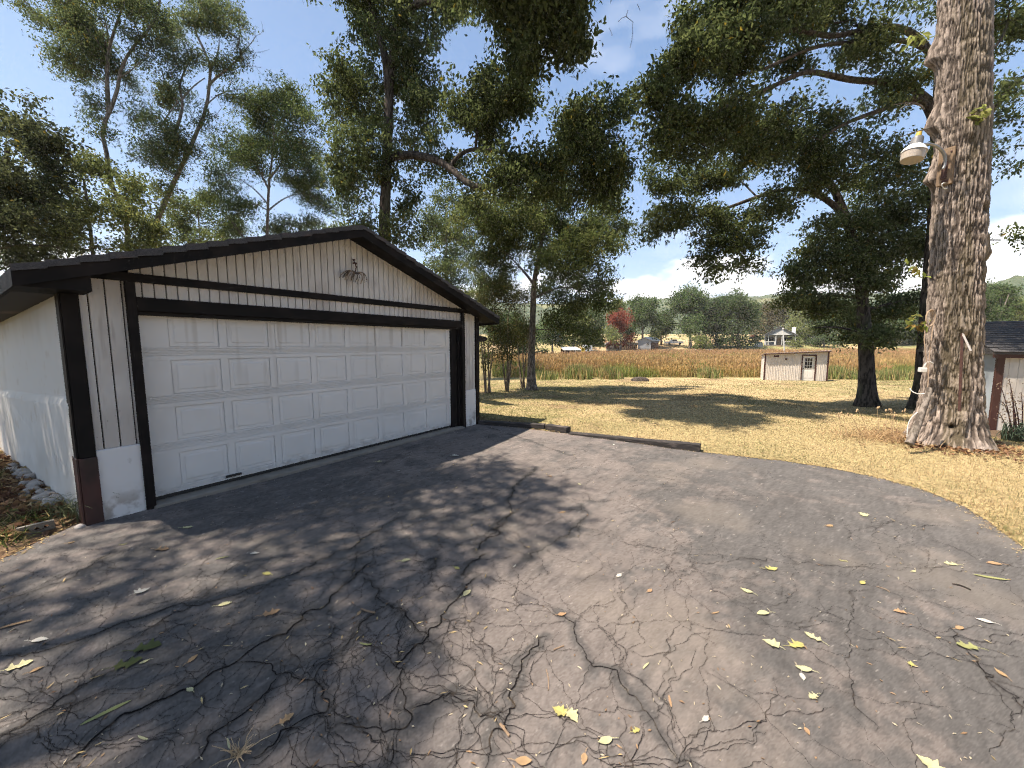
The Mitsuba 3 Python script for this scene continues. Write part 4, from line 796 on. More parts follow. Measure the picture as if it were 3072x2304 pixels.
# oak whose trunk stands behind the big one
tree('rear_oak', 'broad dark oak behind the big trunk, its limbs reaching left across the top',
 ([(922, 402), (924, 380), (926, 340), (930, 280), (934, 220), (936, 160), (938, 100), (940, 40)], 0.26, 0.10),
 [(702,12,22,16,10),(725,20,32,26,10.4),(775,20,32,28,12),(830,15,32,20,12.3),(880,20,28,28,12.6),(905,60,22,38,12.8),(680,52,16,18,9.8),(700,60,32,28,10),(745,65,32,28,10.5),(790,60,22,16,12),(662,84,12,13,9.8),(640,92,11,11,9.8),(676,102,26,22,10),(715,105,36,28,10.4),(760,105,32,24,11.8),(662,136,12,18,10),(690,140,32,24,10.4),(735,140,32,24,11.7),(775,135,28,20,12),(860,60,22,16,12.4),(880,132,28,24,12.7),(900,160,18,28,12.8),(835,110,20,14,12.3),
  (722,-18,30,16,10),(735,-48,44,24,10.2),(780,-15,40,20,12),(860,-20,40,20,12.5),(1005,15,22,24),(1000,60,16,22),(1016,92,12,18),(1006,122,14,10),(996,142,9,9),(1012,30,12,40),(1010,165,10,6),(1012,236,18,6),(1002,262,16,8),(1018,255,14,6),(965,-10,30,22)],
 13.0, OAKG, 'bark_dark', lai=3.2, L=0.105, Wd=0.05, per=64, spread=0.26, seed=33, gap=0.44, flat=0.7, yellow=0.02,
 limbs=[([(936, 150, 13), (909, 99, 12.9), (885, 108, 12.7), (856, 119, 12.4), (820, 140, 12)], 0.12, 0.04), ([(937, 110, 13), (909, 87, 12.9), (847, 79, 12.3), (808, 72, 12), (784, 81, 11.6), (740, 100, 11), (700, 125, 10.4)], 0.12, 0.035), ([(938, 70, 13), (905, 30, 12.7), (868, 29, 12.4), (831, 36, 12.2), (803, 31, 11.9), (750, 40, 11.2), (690, 70, 10.2)], 0.11, 0.03), ([(938, 60, 13), (890, 40, 12.6), (862, 42, 12.4), (831, 44, 12.2), (799, 53, 11.8), (735, 75, 10.8)], 0.08, 0.03),
  ([(936, 140, 13), (965, 125, 13), (985, 118, 13), (1002, 98, 13), (1026, 76, 13)], 0.10, 0.05), ([(937, 90, 13), (965, 70, 13), (990, 52, 13), (1008, 20, 13)], 0.09, 0.03), ([(934, 240, 13), (965, 240, 13), (1000, 240, 13)], 0.04, 0.02)])
# tall thin trees, left
PALEB = 'bark_grey'
tree('slender_tree', 'tall slender sparse tree with a forked pale trunk at the upper left',
 ([(132, 268), (128, 240), (121, 205), (110, 180), (107, 155), (103, 138), (109, 112), (116, 96), (119, 78), (126, 58), (136, 44), (150, 28), (160, 0)], 0.17, 0.04),
 [(45,10,22,8),(62,20,22,12),(80,22,24,16),(75,50,18,14),(84,72,20,14),(66,62,12,12),(100,35,22,22),(115,58,16,16),(135,20,22,18),(152,14,18,14),(96,97,12,8),(95,126,10,8),(130,82,10,10),(160,32,14,14),(110,5,26,12),(120,-10,30,14),(70,-2,24,10),(140,60,10,10),(97,113,9,7)],
 19.0, PALE, PALEB, lai=2.2, lsc=0.8, L=0.115, Wd=0.055, per=44, spread=0.30, seed=14, gap=0.46, yellow=0.03, tip=0.008,
 limbs=[([(109, 112), (107, 78), (110, 46), (118, 20), (126, -6)], 0.10, 0.03), ([(108, 62), (98, 42), (84, 26), (62, 10)], 0.04, 0.012), ([(107, 84), (92, 74), (76, 68)], 0.04, 0.012), ([(119, 78), (140, 62), (152, 46)], 0.03, 0.01), ([(110, 46), (106, 25), (100, 5)], 0.04, 0.015)])
dead = np.array([at(x, y, 20) for x, y in [(252, 58), (258, 42), (255, 30), (262, 68), (248, 70), (240, 30), (256, 52), (250, 44), (232, 12), (245, 95), (222, 108), (230, 112), (215, 118), (236, 104)]])
tree('leaning_tree', 'tall sparse tree leaning right with bare dead twigs at its right edge',
 ([(146, 275), (149, 240), (160, 214), (174, 182), (190, 148), (199, 127), (207, 105), (209, 86), (211, 69), (205, 52), (199, 40), (192, 18)], 0.20, 0.04),
 [(215,15,16,13),(234,24,12,13),(195,34,15,14),(225,44,16,14),(180,60,14,12),(204,66,12,12),(224,74,11,9),(150,90,18,12),(138,112,14,10),(165,136,22,16),(160,156,20,16),(189,141,18,14),(210,141,14,10),(200,116,11,9),(232,92,9,7),(172,172,16,10),(200,5,20,10),(172,100,14,10),(182,80,12,10)],
 20.0, PALE, PALEB, lai=2.0, lsc=0.8, L=0.115, Wd=0.055, per=44, spread=0.30, seed=15, gap=0.46, yellow=0.03, tip=0.008,
 limbs=[([(209, 86), (216, 78), (231, 66), (240, 56), (247, 48), (256, 36)], 0.06, 0.012), ([(174, 134), (180, 118), (182, 100), (180, 88), (187, 66), (192, 50)], 0.08, 0.02), ([(190, 148), (174, 140), (166, 130), (160, 128), (150, 115)], 0.05, 0.015), ([(182, 100), (190, 90), (205, 78)], 0.04, 0.02), ([(207, 105), (225, 92), (245, 90)], 0.03, 0.01), ([(160, 128), (168, 115), (178, 102)], 0.04, 0.02), ([(211, 69), (219, 45), (216, 20)], 0.04, 0.012)])
dk = [k for k in scene if k.startswith('leaning_tree') and k.endswith('branches')][0]
drng = np.random.default_rng(2); part('leaning_tree', 'dead_twigs', grow([(np.array([at(x, y, 20) for x, y in ((231, 66), (240, 56), (247, 48), (256, 36))]), (0.02, 0.015, 0.008)), (np.array([at(x, y, 20) for x, y in ((209, 95), (222, 106), (233, 108))]), (0.02, 0.012, 0.007))], np.vstack([dead] + [dead + drng.normal(0, 0.35, dead.shape) for _ in range(4)]), drng, tip=0.007), PALEB, smooth=True, label='bare dead twigs')
tree('round_tree', 'rounded open tree with a pale branching trunk above the middle of the garage roof',
 ([(266, 275), (267, 232), (268, 205), (269, 185), (272, 160), (274, 130)], 0.15, 0.04),
 [(273, 94, 20.0, 11.2), (290, 104, 18.8, 16.2), (255, 110, 18.8, 16.2), (300, 130, 18.8, 18.8), (270, 128, 22.5, 17.5), (245, 140, 18.8, 16.2), (226, 155, 20.0, 12.5), (306, 160, 15.0, 20.0), (282, 158, 17.5, 15.0), (222, 176, 15.0, 11.2), (246, 168, 16.2, 13.8), (305, 188, 20.0, 8.8), (324, 200, 13.8, 13.8), (222, 198, 17.5, 12.5), (242, 213, 18.8, 12.5), (290, 176, 12.5, 10.0), (316, 182, 12.5, 12.5), (232, 228, 15.0, 10.0)],
 22.0, GREEN, PALEB, lai=2.6, lsc=0.8, L=0.12, Wd=0.06, per=44, spread=0.32, seed=16, gap=0.42, tip=0.007,
 limbs=[([(269, 190), (258, 168), (248, 150)], 0.06, 0.015), ([(270, 178), (285, 158), (298, 138)], 0.06, 0.015), ([(267, 212), (282, 200), (298, 194), (318, 200)], 0.05, 0.012), ([(268, 205), (255, 190), (232, 176)], 0.05, 0.012), ([(245, 240), (232, 222), (220, 208)], 0.06, 0.012)])
tree('broad_tree', 'dark dense leafy tree at the left edge above the garage eave',
 ([(-8, 300), (-6, 240), (0, 190), (8, 150)], 0.22, 0.06),
 [(8,108,20,18),(20,140,30,20),(48,143,18,14),(10,172,28,22),(42,180,26,22),(15,215,28,24),(50,222,26,20),(10,255,28,15),(66,252,26,12),(-15,140,24,40),(-18,210,24,44),(30,268,30,10)],
 15.0, [(0.075, 0.088, 0.042), (0.095, 0.108, 0.048), (0.062, 0.075, 0.038)], 'bark_dark', lai=2.7, dfac=0.85, L=0.12, Wd=0.062, per=60, spread=0.28, seed=17, gap=0.46, limbs=[([(-6, 235), (20, 215), (50, 210)], 0.07, 0.02), ([(-2, 205), (15, 175), (30, 150)], 0.07, 0.02), ([(-7, 250), (25, 245), (60, 248)], 0.05, 0.02)])
tree('yellow_green_tree', 'yellow green bushy tree between the dark left tree and the slender trunk',
 ([(92, 290), (92, 245), (88, 210), (84, 180)], 0.14, 0.04),
 [(68,162,24,13),(62,188,20,18),(95,170,20,15),(88,205,28,18),(120,212,22,18),(85,235,32,14),(128,190,16,16),(140,222,22,16),(112,245,28,8),(150,240,18,10),(48,200,12,14),(160,198,12,14)],
 17.5, [(0.17, 0.195, 0.07), (0.20, 0.22, 0.08), (0.14, 0.165, 0.06), (0.11, 0.14, 0.055)], PALEB, lai=2.5, dfac=0.8, L=0.12, Wd=0.06, per=56, spread=0.3, seed=18, gap=0.41)
tree('young_tree', 'small yellow green tree peeping over the garage roof right of the leaning trunk',
 ([(200, 290), (200, 240), (198, 210)], 0.09, 0.03), [(185,206,15,11),(200,220,20,11),(176,224,14,10),(228,224,14,9),(214,238,18,8),(182,240,16,7),(170,248,14,6),(205,200,10,7)], 24.0, LIGHT, PALEB, lai=2.7, L=0.12, Wd=0.06, per=36, spread=0.3, seed=19, tip=0.007)
tree('young_tree', 'low pale green tree just showing over the roof near the gable peak',
 ([(300, 290), (300, 245), (301, 225)], 0.08, 0.03), [(290,225,16,6),(308,220,10,7),(320,224,12,5),(278,230,14,5),(300,236,22,8)], 24.0, PALE, PALEB, lai=2.6, L=0.12, Wd=0.06, per=36, spread=0.3, seed=20, tip=0.007)
tree('background_tree', 'pale green tree far behind between the shade oak and the lawn tree',
 ([(446, 330), (446, 260), (447, 215)], 0.2, 0.05), [(446,200,11,13),(432,220,17,12),(452,225,14,14),(462,205,10,9),(440,240,24,12),(448,189,7,7),(470,250,16,14),(446,265,22,18),(455,290,20,14)], 32.0, PALE, PALEB, lai=2.6, L=0.17, Wd=0.09, per=36, spread=0.42, seed=23, tip=0.01)
# crape myrtles by the garage corner: several thin stems each
def myrtle(lb, bx, by, Y, tops, blobs, seed):
    k = thing('crape_myrtle', lb, 'shrub', 'crape myrtles by the garage corner'); rng = np.random.default_rng(seed); paths = []
    b = at(bx, by, Y); b[2] = tz(b[0], b[1]) - 0.03
    for tx, ty in tops:
        t = at(tx, ty, Y) + V(0, rng.normal(0, 0.4), 0); mid = b * 0.5 + t * 0.5 + V((t[0] - b[0]) * 0.1, rng.normal(0, 0.15), rng.normal(0, 0.1))
        p = smooth_path([b + rng.normal(0, 0.05, 3) * V(1, 1, 0), mid, t], 14); paths.append((p, (0.05, 0.032, 0.015)))
        part(k, 'stem', sweep(p, np.linspace(0.05, 0.014, 14), 7, rough=0.12, seed=seed), 'bark_tan', smooth=True)
    area = sum(q[2] * q[3] * math.pi * (Y / FOC) ** 2 for q in blobs); per = 34; n = area * 2.3 / (0.085 * 0.045 * 0.5)
    C = ell_clusters(rng, blobs, Y, n / per / sum(q[2] * q[3] * math.pi for q in blobs), seed=seed, gap=0.43)
    br = grow(paths, C, rng, tip=0.005); part(k, 'branches', br, 'bark_tan', smooth=True)
    m, col = leaf_mesh(rng, C, per, 0.22, 0.085, 0.045, [(0.10, 0.115, 0.04), (0.085, 0.10, 0.036), (0.14, 0.12, 0.045), (0.07, 0.09, 0.03)], yellow=0.03)
    part(k, 'crown', m, 'leaf', color=col)
myrtle('crape myrtle with many thin tan stems nearest the garage corner', 487, 386, 16.5, [(481, 335), (489, 330), (494, 332), (484, 340)], [(487,300,14,18),(492,325,14,16),(482,345,10,12),(498,345,9,10),(494,285,12,10),(486,362,9,8)], 61)
myrtle('middle crape myrtle with a dark multiple stem', 507, 384, 17.5, [(500, 325), (508, 318), (514, 328), (511, 335)], [(505,300,14,16),(512,320,13,14),(502,335,12,14),(514,342,9,10),(506,352,10,8)], 62)
myrtle('crape myrtle with a thin forked stem just left of the lawn tree trunk', 522, 382, 19.5, [(517, 320), (524, 318), (528, 325)], [(520,305,11,14),(525,325,9,11),(517,332,8,10)], 63)
# tree overhead to the left that dapples the pad and the side wall (its crown is above the frame)
def free_tree(name, label, trunk, limbs, ells, cols, seed, n, per, L, Wd, spread, gap, barkm='bark_grey', nos=0.42):
    rng = np.random.default_rng(seed); k = thing(name, label, 'tree'); C = []
    tot = sum(r[0] * r[1] for _, r in ells)
    for c, r in ells:
        m = int(n * r[0] * r[1] / tot); u = rng.normal(0, 1, (m * 6, 3)); u /= np.linalg.norm(u, axis=1, keepdims=True); u *= rng.random((m * 6, 1)) ** 0.42
        p = np.array(c) + u * np.array(r); g = meshkit.fbm(p * nos + seed, 3, seed); C.append(p[g > gap][:m])
    C = np.vstack(C)
    top = EYE + C[:, 1] * 0.83 + 0.55; C = C[(C[:, 2] > top) | (C[:, 0] < -1.45 * C[:, 1]) | (C[:, 1] < 0.2)] if name == 'overhanging_tree' else C
    P = []
    for i, (pts, r0, r1) in enumerate([trunk] + limbs):
        q = smooth_path(np.array(pts, float), 22); P.append((np.array(pts, float), (r0, (r0 + r1) / 2, r1)))
        part(k, 'trunk' if i == 0 else 'limb', sweep(q, np.linspace(r0, r1, 22), 12, rough=0.1, seed=seed), barkm, smooth=True)
    part(k, 'branches', grow(P, C, rng), barkm, smooth=True)
    m, col = leaf_mesh(rng, C, per, spread, L, Wd, cols, yellow=0.02); part(k, 'crown', m, 'leaf', color=col)
free_tree('overhanging_tree', 'tall leafy tree beside the pad at left, dappling the asphalt and side wall', ([(-8.6, -0.6, -0.3), (-8.5, -0.5, 3), (-8.2, -0.2, 6.5), (-7.6, 0.3, 10), (-7.2, 0.8, 13)], 0.30, 0.08),
  [([(-8.2, -0.2, 6.2), (-7.0, 1.2, 8.5), (-5.8, 2.2, 10.3)], 0.13, 0.04), ([(-8.0, 0, 7.6), (-9, 2.5, 9.0), (-9.5, 4.5, 9.8)], 0.12, 0.04), ([(-7.7, 0.2, 9.5), (-6.0, -0.6, 11.2), (-4.6, -1.0, 12)], 0.10, 0.04)],
  [((-7.7, 3.3, 11.0), (3.1, 2.4, 1.8)), ((-10.9, 4.0, 9.6), (2.8, 2.1, 1.5)), ((-8.3, 0.5, 12.2), (2.0, 1.4, 1.3)), ((-10.5, 1.5, 9.5), (2.2, 2.0, 1.8))], GREEN, 71, 1000, 40, 0.15, 0.08, 0.26, 0.45)
orng = np.random.default_rng(91)
# yard trees behind the viewer, which close off the sky there
free_tree('rear_yard_tree', 'leafy tree standing behind the viewer right of the pad', ([(9.5, -6, -0.3), (9.5, -6, 3), (9.6, -5.8, 7)], 0.25, 0.1), [([(9.5, -6, 3), (8, -5, 5.5)], 0.12, 0.04), ([(9.5, -6, 3.4), (11, -7, 6)], 0.12, 0.04)], [((9.5, -6, 6.2), (4.6, 4.0, 3.9)), ((12.5, -3.2, 5.5), (3.2, 2.6, 3.2))], OAKG, 72, 560, 26, 0.26, 0.15, 0.34, 0.34)
free_tree('rear_yard_tree', 'leafy tree standing straight behind the viewer', ([(2.5, -11, -0.3), (2.5, -11, 3), (2.6, -10.8, 8)], 0.28, 0.1), [([(2.5, -11, 3), (0.5, -10, 6)], 0.12, 0.04), ([(2.5, -11, 3.4), (4.5, -12, 6.5)], 0.12, 0.04)], [((2.5, -11, 6.8), (5.0, 4.0, 4.4))], OAKG, 73, 480, 26, 0.26, 0.15, 0.34, 0.34)
free_tree('rear_yard_tree', 'leafy tree standing behind the viewer at left', ([(-10, -7.5, -0.3), (-10, -7.5, 3), (-9.9, -7.4, 7)], 0.28, 0.1), [([(-10, -7.5, 3), (-12, -7, 6)], 0.12, 0.04), ([(-10, -7.5, 3.4), (-8.5, -8, 6)], 0.12, 0.04)], [((-10.5, -7.5, 6.0), (4.6, 3.6, 4.2))], OAKG, 74, 440, 26, 0.26, 0.15, 0.34, 0.34)
# crown of the big oak, high above the frame, over the white shed
oe = [((9.6, 7.6, 12.5), (3.4, 3.6, 2.6)), ((11.5, 5.5, 11.5), (3.0, 3.2, 2.2)), ((8.2, 8.6, 13.8), (2.4, 2.6, 1.8))]
OC = []
for c, r in oe:
    u = orng.normal(0, 1, (420, 3)); u /= np.linalg.norm(u, axis=1, keepdims=True); u *= orng.random((420, 1)) ** 0.42; OC.append(np.array(c) + u * np.array(r))
OC = np.vstack(OC)
OP = [(np.array([(7.2, 6.66, 8.4), (7.1, 6.7, 10.5), (7.4, 6.9, 13)]), (0.29, 0.22, 0.1)), (np.array([(7.15, 6.68, 9.0), (8.8, 6.4, 10.4), (11.2, 5.6, 11.6)]), (0.17, 0.1, 0.05)), (np.array([(7.15, 6.7, 9.6), (8.4, 7.4, 11.4), (10.0, 8.2, 12.8)]), (0.15, 0.1, 0.05))]
for p, r in OP: part(oak, 'limb', sweep(smooth_path(p, 18), np.linspace(r[0], r[2], 18), 12, rough=0.1, seed=3), 'bark_dark', smooth=True)
part(oak, 'branches', grow(OP, OC, orng), 'bark_dark', smooth=True)
m, col = leaf_mesh(orng, OC, 46, 0.27, 0.115, 0.06, OAKG); part(oak, 'crown', m, 'leaf', color=col)
# small leafy shoots on the oak trunk
for (x, y, Y, n, lb) in ((983, 112, 6.25, 26, 'light green sprout on the right side of the trunk'), (922, 37, 6.3, 20, 'pale sprout on the upper left side of the trunk'), (919, 322, 6.45, 26, 'reddish green sprout beside the coiled cord'), (922, 268, 6.45, 12, 'small yellow sprout left of the trunk')):
    c = at(x, y, Y); rs = np.random.default_rng(n + x); C = c + rs.normal(0, 0.07, (6, 3)) * V(1.3, 0.6, 0.8)
    m, col = leaf_mesh(rs, C, n // 6 + 1, 0.045, 0.12, 0.06, [(0.22, 0.27, 0.07), (0.30, 0.31, 0.10), (0.26, 0.17, 0.06)] if y > 200 else [(0.25, 0.29, 0.08), (0.36, 0.36, 0.14)])
    k2 = part(oak, 'sprout', m, 'leaf', label=lb, color=col)
for pts in ([(924, 109, 6.35), (915, 103, 6.2), (905, 103, 6.1), (893, 105, 6.0)], [(921, 106, 6.3), (910, 104, 6.2), (899, 110, 6.1)], [(930, 128, 6.2), (922, 130, 6.1), (900, 137, 5.9)]):
    part(oak, 'bare_shoot', sweep(smooth_path([at(*q) for q in pts], 10), np.linspace(0.012, 0.004, 10), 5), 'bark_grey')
# dead hanging twigs at the top of the frame
brc = np.random.default_rng(6); tw = np.array([at(x, y, 9.5) for x, y in ((612, 36), (609, 28), (618, 22), (633, 22), (632, 40), (630, 48), (622, 18), (640, 10), (628, 10))])
gk = [k for k in scene if k.startswith('rear_oak')][0].split('__')[0]
part(gk, 'dead_twigs', grow([(np.array([at(x, y, q) for x, y, q in ((700, 20, 11.4), (672, -6, 10.5), (648, -4, 9.8), (630, 12, 9.5), (612, 34, 9.5))]), (0.035, 0.02, 0.006))], tw, brc, tip=0.006), 'bark_grey', smooth=True, label='bare dead twigs hanging at the top of the view')
# ---------------------------------------------------------------- small steel shed at the edge of the field
def face_frame(o, ang):                                        # a: along the face to the right, b: outward (towards the viewer)
    a = V(math.cos(ang), math.sin(ang), 0); return Frame(o, a, V(math.sin(ang), -math.cos(ang), 0))
so = at(763.5, 379.5, 29.2); so[2] = tz(so[0], so[1]) - 0.05; SF = face_frame(so, -0.47); SF.a = SF.a * 0.775
LWD, H0, H1 = 4.95, 2.06, 2.30
sd = thing('steel_shed', 'small cream ribbed steel shed with a half glazed door before the weedy field', 'shed')
def ribs(u0, u1, z0, zt, n, F, w0=0.0):                        # one ribbed sheet: flat with raised ribs at its edges
    ms = [F.box(u0, u1, w0 - 0.02, w0, z0, zt((u0 + u1) / 2))]
    for e in (u0, (u0 + u1) / 2):
        r = 0.042 if e == u0 else 0.026
        ms.append(prism([F(e - r, w0 - 0.002, z0), F(e - r * 0.45, w0 + 0.03 * r / 0.042, z0), F(e + r * 0.45, w0 + 0.03 * r / 0.042, z0), F(e + r, w0 - 0.002, z0)], V(0, 0, zt(e) - z0)))
    return cat(ms)
ztop = lambda u: H0 + (H1 - H0) * u / LWD - 0.02
dl, drr = 3.02, 3.98
edges = list(np.arange(0.10, dl - 0.05, 0.265)) + [dl - 0.09]
for a, b in zip(edges[:-1], edges[1:]): part(sd, 'wall_panel', ribs(a, b, 0.02, ztop, 1, SF), 'shed_steel')
for a, b in ((4.08, 4.36), (4.36, 4.62), (4.62, 4.87)): part(sd, 'wall_panel', ribs(a, b, 0.02, ztop, 1, SF), 'shed_steel')
part(sd, 'wall_panel', SF.box(dl - 0.09, 4.08, -0.02, 0, 2.03, 2.20), 'shed_steel')
part(sd, 'side_wall', cat([SF.box(0.0, 0.03, -2.0, -0.03, 0, H0 - 0.1), SF.box(LWD - 0.03, LWD, -2.0, -0.03, 0, H1 - 0.1), SF.box(0.03, LWD - 0.03, -2.0, -1.95, 0, H0 - 0.1)]), 'shed_steel')
part(sd, 'corner_trim', SF.box(-0.03, 0.10, -0.05, 0.035, 0, H0 - 0.01), 'shed_trim'); part(sd, 'corner_trim', SF.box(LWD - 0.09, LWD + 0.03, -0.05, 0.035, 0, H1 - 0.02), 'shed_trim')
part(sd, 'door_frame', cat([SF.box(dl - 0.09, dl, -0.10, 0.035, 0, 2.03), SF.box(drr, drr + 0.10, -0.10, 0.035, 0, 2.03), SF.box(dl, drr, -0.10, 0.035, 1.93, 2.03)]), 'shed_trim')
dr_ = part(sd, 'door', cat([SF.box(dl, drr, -0.14, -0.08, 0.06, 1.93)]), 'door_white')
part(dr_, 'kick_panel', cat([SF.box(dl + 0.13 + k * 0.38, dl + 0.45 + k * 0.38, -0.085, -0.066, 0.30, 0.84, 0.012) for k in range(2)]), 'door_white')
for i in range(3):
    for j in range(3): part(dr_, 'pane', SF.box(dl + 0.20 + i * 0.19, dl + 0.37 + i * 0.19, -0.083, -0.074, 1.0 + j * 0.265, 1.24 + j * 0.265), 'dark_glass')
part(dr_, 'muntins', cat([rect for rect in ([SF.box(dl + 0.17 + i * 0.19, dl + 0.20 + i * 0.19, -0.083, -0.062, 0.97, 1.80) for i in range(4)] + [SF.box(dl + 0.20, dl + 0.74, -0.083, -0.064, 0.97 + j * 0.265, 1.0 + j * 0.265) for j in range(4)])]), 'door_white')
part(dr_, 'knob', trimesh.creation.icosphere(2, 0.035).apply_translation(SF(dl + 0.09, -0.04, 1.0)), 'black_iron')
rfm = [prism([SF(-0.15, 0.28, H0 + 0.0), SF(LWD + 0.12, 0.28, H1 + 0.0), SF(LWD + 0.12, 0.28, H1 + 0.035), SF(-0.15, 0.28, H0 + 0.035)], SF.b * -2.3 + V(0, 0, -0.2))]
for k in range(20):
    u = -0.05 + k * 0.262; z = H0 + (H1 - H0) * u / LWD + 0.034
    rfm.append(prism([SF(u - 0.05, 0.285, z), SF(u - 0.02, 0.285, z + 0.035), SF(u + 0.02, 0.285, z + 0.035), SF(u + 0.05, 0.285, z)], SF.b * -2.3 + V(0, 0, -0.2)))
part(sd, 'roof', cat(rfm), 'shed_roof', label='ribbed lean-to steel roof')
part(sd, 'fascia', prism([SF(-0.12, 0.27, H0 - 0.06), SF(LWD + 0.09, 0.27, H1 - 0.06), SF(LWD + 0.09, 0.27, H1 - 0.003), SF(-0.12, 0.27, H0 - 0.003)], -SF.b * 0.04), 'shed_trim')
part(sd, 'vent', SF.box(0.72, 1.12, 0.0, 0.035, 1.82, 1.95, 0.008), 'shed_trim', label='dark louvred vent')
part(sd, 'socket', lathe([(0, 0.05), (0.07, 0.045), (0.075, 0)], SF(1.72, 0.01, 1.68), SF.b, 14), 'shed_trim')
part(sd, 'lamp', cat([SF.box(2.38, 2.56, 0.03, 0.11, 1.98, 2.08, 0.012), SF.box(2.30, 2.34, 0.03, 0.12, 1.99, 2.06, 0.008)]), 'white_plastic', label='small floodlight under the roof edge')
st = thing('brick_step', 'low red brick step before the steel shed door', 'step')
for k in range(9): part(st, 'brick', SF.box(2.75 + k * 0.2, 2.94 + k * 0.2, 0.10, 0.5, -0.06, 0.075 + 0.012 * (k % 2), 0.012), 'red_brick')
# ---------------------------------------------------------------- white shed behind the oak
wa = at(989.5, 437, 8.9); wz = tz(wa[0], wa[1]) - 0.06; wa[2] = wz
ang = -0.46; WF = face_frame(wa, ang)                           # front face runs right and towards the viewer
WH = 1.50 - wz
ws = thing('white_shed', 'white board shed with dark red trim and grey shingle roof at the right edge', 'shed')
for k in range(24): part(ws, 'plank', WF.box(0.02 + k * 0.15, 0.163 + k * 0.15, -0.03, 0.0 + 0.001 * (k % 3), 0.0, WH - 0.06), 'white_siding')
part(ws, 'front_wall', WF.box(0.0, 3.62, -0.06, -0.008, 0, WH - 0.06), 'white_board')
part(ws, 'side_wall', cat([prism([WF(0.0, -0.061, 0), WF(0.0, -3.3, 0), WF(0.0, -3.3, WH), WF(0.0, -1.68, WH + 0.72), WF(0.0, -0.061, WH)], WF.a * 0.05)]), 'grey_wall', label='blue grey side wall')
part(ws, 'back_wall', WF.box(0.05, 3.62, -3.3, -3.24, 0, WH - 0.05), 'grey_wall')
part(ws, 'corner_trim', WF.box(-0.04, 0.085, -0.05, 0.022, 0, WH - 0.02, 0.004), 'shed_trim'); part(ws, 'corner_trim', WF.box(-0.045, -0.002, -3.34, -3.2, 0, WH - 0.02, 0.004), 'shed_trim')
part(ws, 'fascia', cat([WF.box(-0.16, 3.75, 0.10, 0.125, WH - 0.10, WH + 0.015)]), 'shed_trim', label='dark red eave board')
part(ws, 'roof', prism([WF(-0.16, 0.16, WH - 0.02), WF(-0.16, -1.68, WH + 0.76), WF(-0.16, -3.5, WH - 0.02), WF(-0.16, -3.5, WH + 0.02), WF(-0.16, -1.68, WH + 0.80), WF(-0.16, 0.16, WH + 0.02)], WF.a * 3.9), 'asphalt_shingle')
slope = norm(WF(0, -1.68, WH + 0.76) - WF(0, 0.16, WH - 0.02)); L_ = 1.97; nrm_ = norm(np.cross(WF.a, slope)); nrm_ = nrm_ if nrm_[2] > 0 else -nrm_
for r_ in range(14):
    for c2 in range(13):
        u = -0.17 + c2 * 0.3 + (0.15 if r_ % 2 else 0); u1 = min(u + 0.295, 3.74)
        if u > 3.7: continue
        p0 = WF(0, 0.17, WH + 0.022) + slope * (r_ * 0.142)
        b0 = [p0 + WF.a * u, p0 + WF.a * u1, p0 + WF.a * u1 + slope * 0.16, p0 + WF.a * u + slope * 0.16]
        lift = 0.006 + 0.004 * rng.random()
        m = hexa(b0[:2] + b0[2:] + [b0[0] + nrm_ * (0.012 + lift), b0[1] + nrm_ * (0.012 + lift), b0[2] + nrm_ * 0.004, b0[3] + nrm_ * 0.004])
        if m.volume < 0: m.invert()
        part(ws, 'shingle', m, 'asphalt_shingle')
# day lilies gone to seed beside the shed
sp = thing('seeded_plant', 'dark stalks with silvery seed heads and strappy leaves in front of the white shed', 'plant')
prng = np.random.default_rng(4); sms, lvs, sds = [], [], []
def st_(x0, x1, ytop, Y): 
    b = at(x0, 440, Y); b[2] = tz(b[0], b[1]) - 0.02; t = at(x1, ytop, Y); return b, t
for x0, x1, yt, th in ((1012, 1000, 385, .018), (1014, 1009, 379, .022), (1013, 1003, 402, .016), (1016, 1010, 392, .02), (1019, 1013, 397, .018), (1020, 1021, 392, .016), (1008, 997, 410, .014), (1022, 1026, 385, .02)):
    b, t = st_(x0, x1, yt, 8.0); q = smooth_path([b, b * 0.5 + t * 0.5 + V(0.04, 0, 0.05), t], 12); sms.append(sweep(q, np.linspace(th, 0.005, 12), 5))
    for s in range(26): sds.append(trimesh.creation.icosphere(0, 0.012).apply_translation(q[prng.integers(5, 12)] + prng.normal(0, 0.035, 3)))
for k in range(46):
    b = at(1005 + prng.uniform(-4, 17), 441, 7.9); b[2] = tz(b[0], b[1]); d = V(prng.normal(0, 0.22), prng.normal(-0.1, 0.15), prng.uniform(0.12, 0.42))
    lvs.append(sweep(smooth_path([b, b + d * V(0.4, 0.4, 1), b + d * V(1.3, 1.3, 0.55)], 7), np.linspace(0.014, 0.003, 7), 3))
part(sp, 'stalk', cat(sms), 'dark_stem'); part(sp, 'seed_heads', cat(sds), 'bark_tan', kind='stuff'); part(sp, 'leaves', cat(lvs), 'lily_leaf', kind='stuff')
bed = thing('soil_bed', 'dark bare soil bed at the foot of the white shed', 'soil'); labels[bed] = {'label': 'dark bare soil bed at the foot of the white shed', 'kind': 'structure'}
bx = np.linspace(-0.5, 3.4, 40); by = np.linspace(0.05, 1.3, 16); BX, BY = np.meshgrid(bx, by); bp = WF.o + BX[..., None] * WF.a + BY[..., None] * WF.b
ebd = np.minimum.reduce([sst(-0.5, 0.0, BX), sst(1.3, 0.7, BY) if False else 1 - sst(0.7, 1.3, BY)]); bp[..., 2] = terrain(bp[..., 0], bp[..., 1]) - 0.03 + 0.09 * ebd + 0.03 * meshkit.fbm(bp * 9, 3, 4) * ebd
ib, jb = np.meshgrid(np.arange(15), np.arange(39), indexing='ij'); ab = ib * 40 + jb; qb = np.stack([ab, ab + 1, ab + 41, ab + 40], -1).reshape(-1, 4)
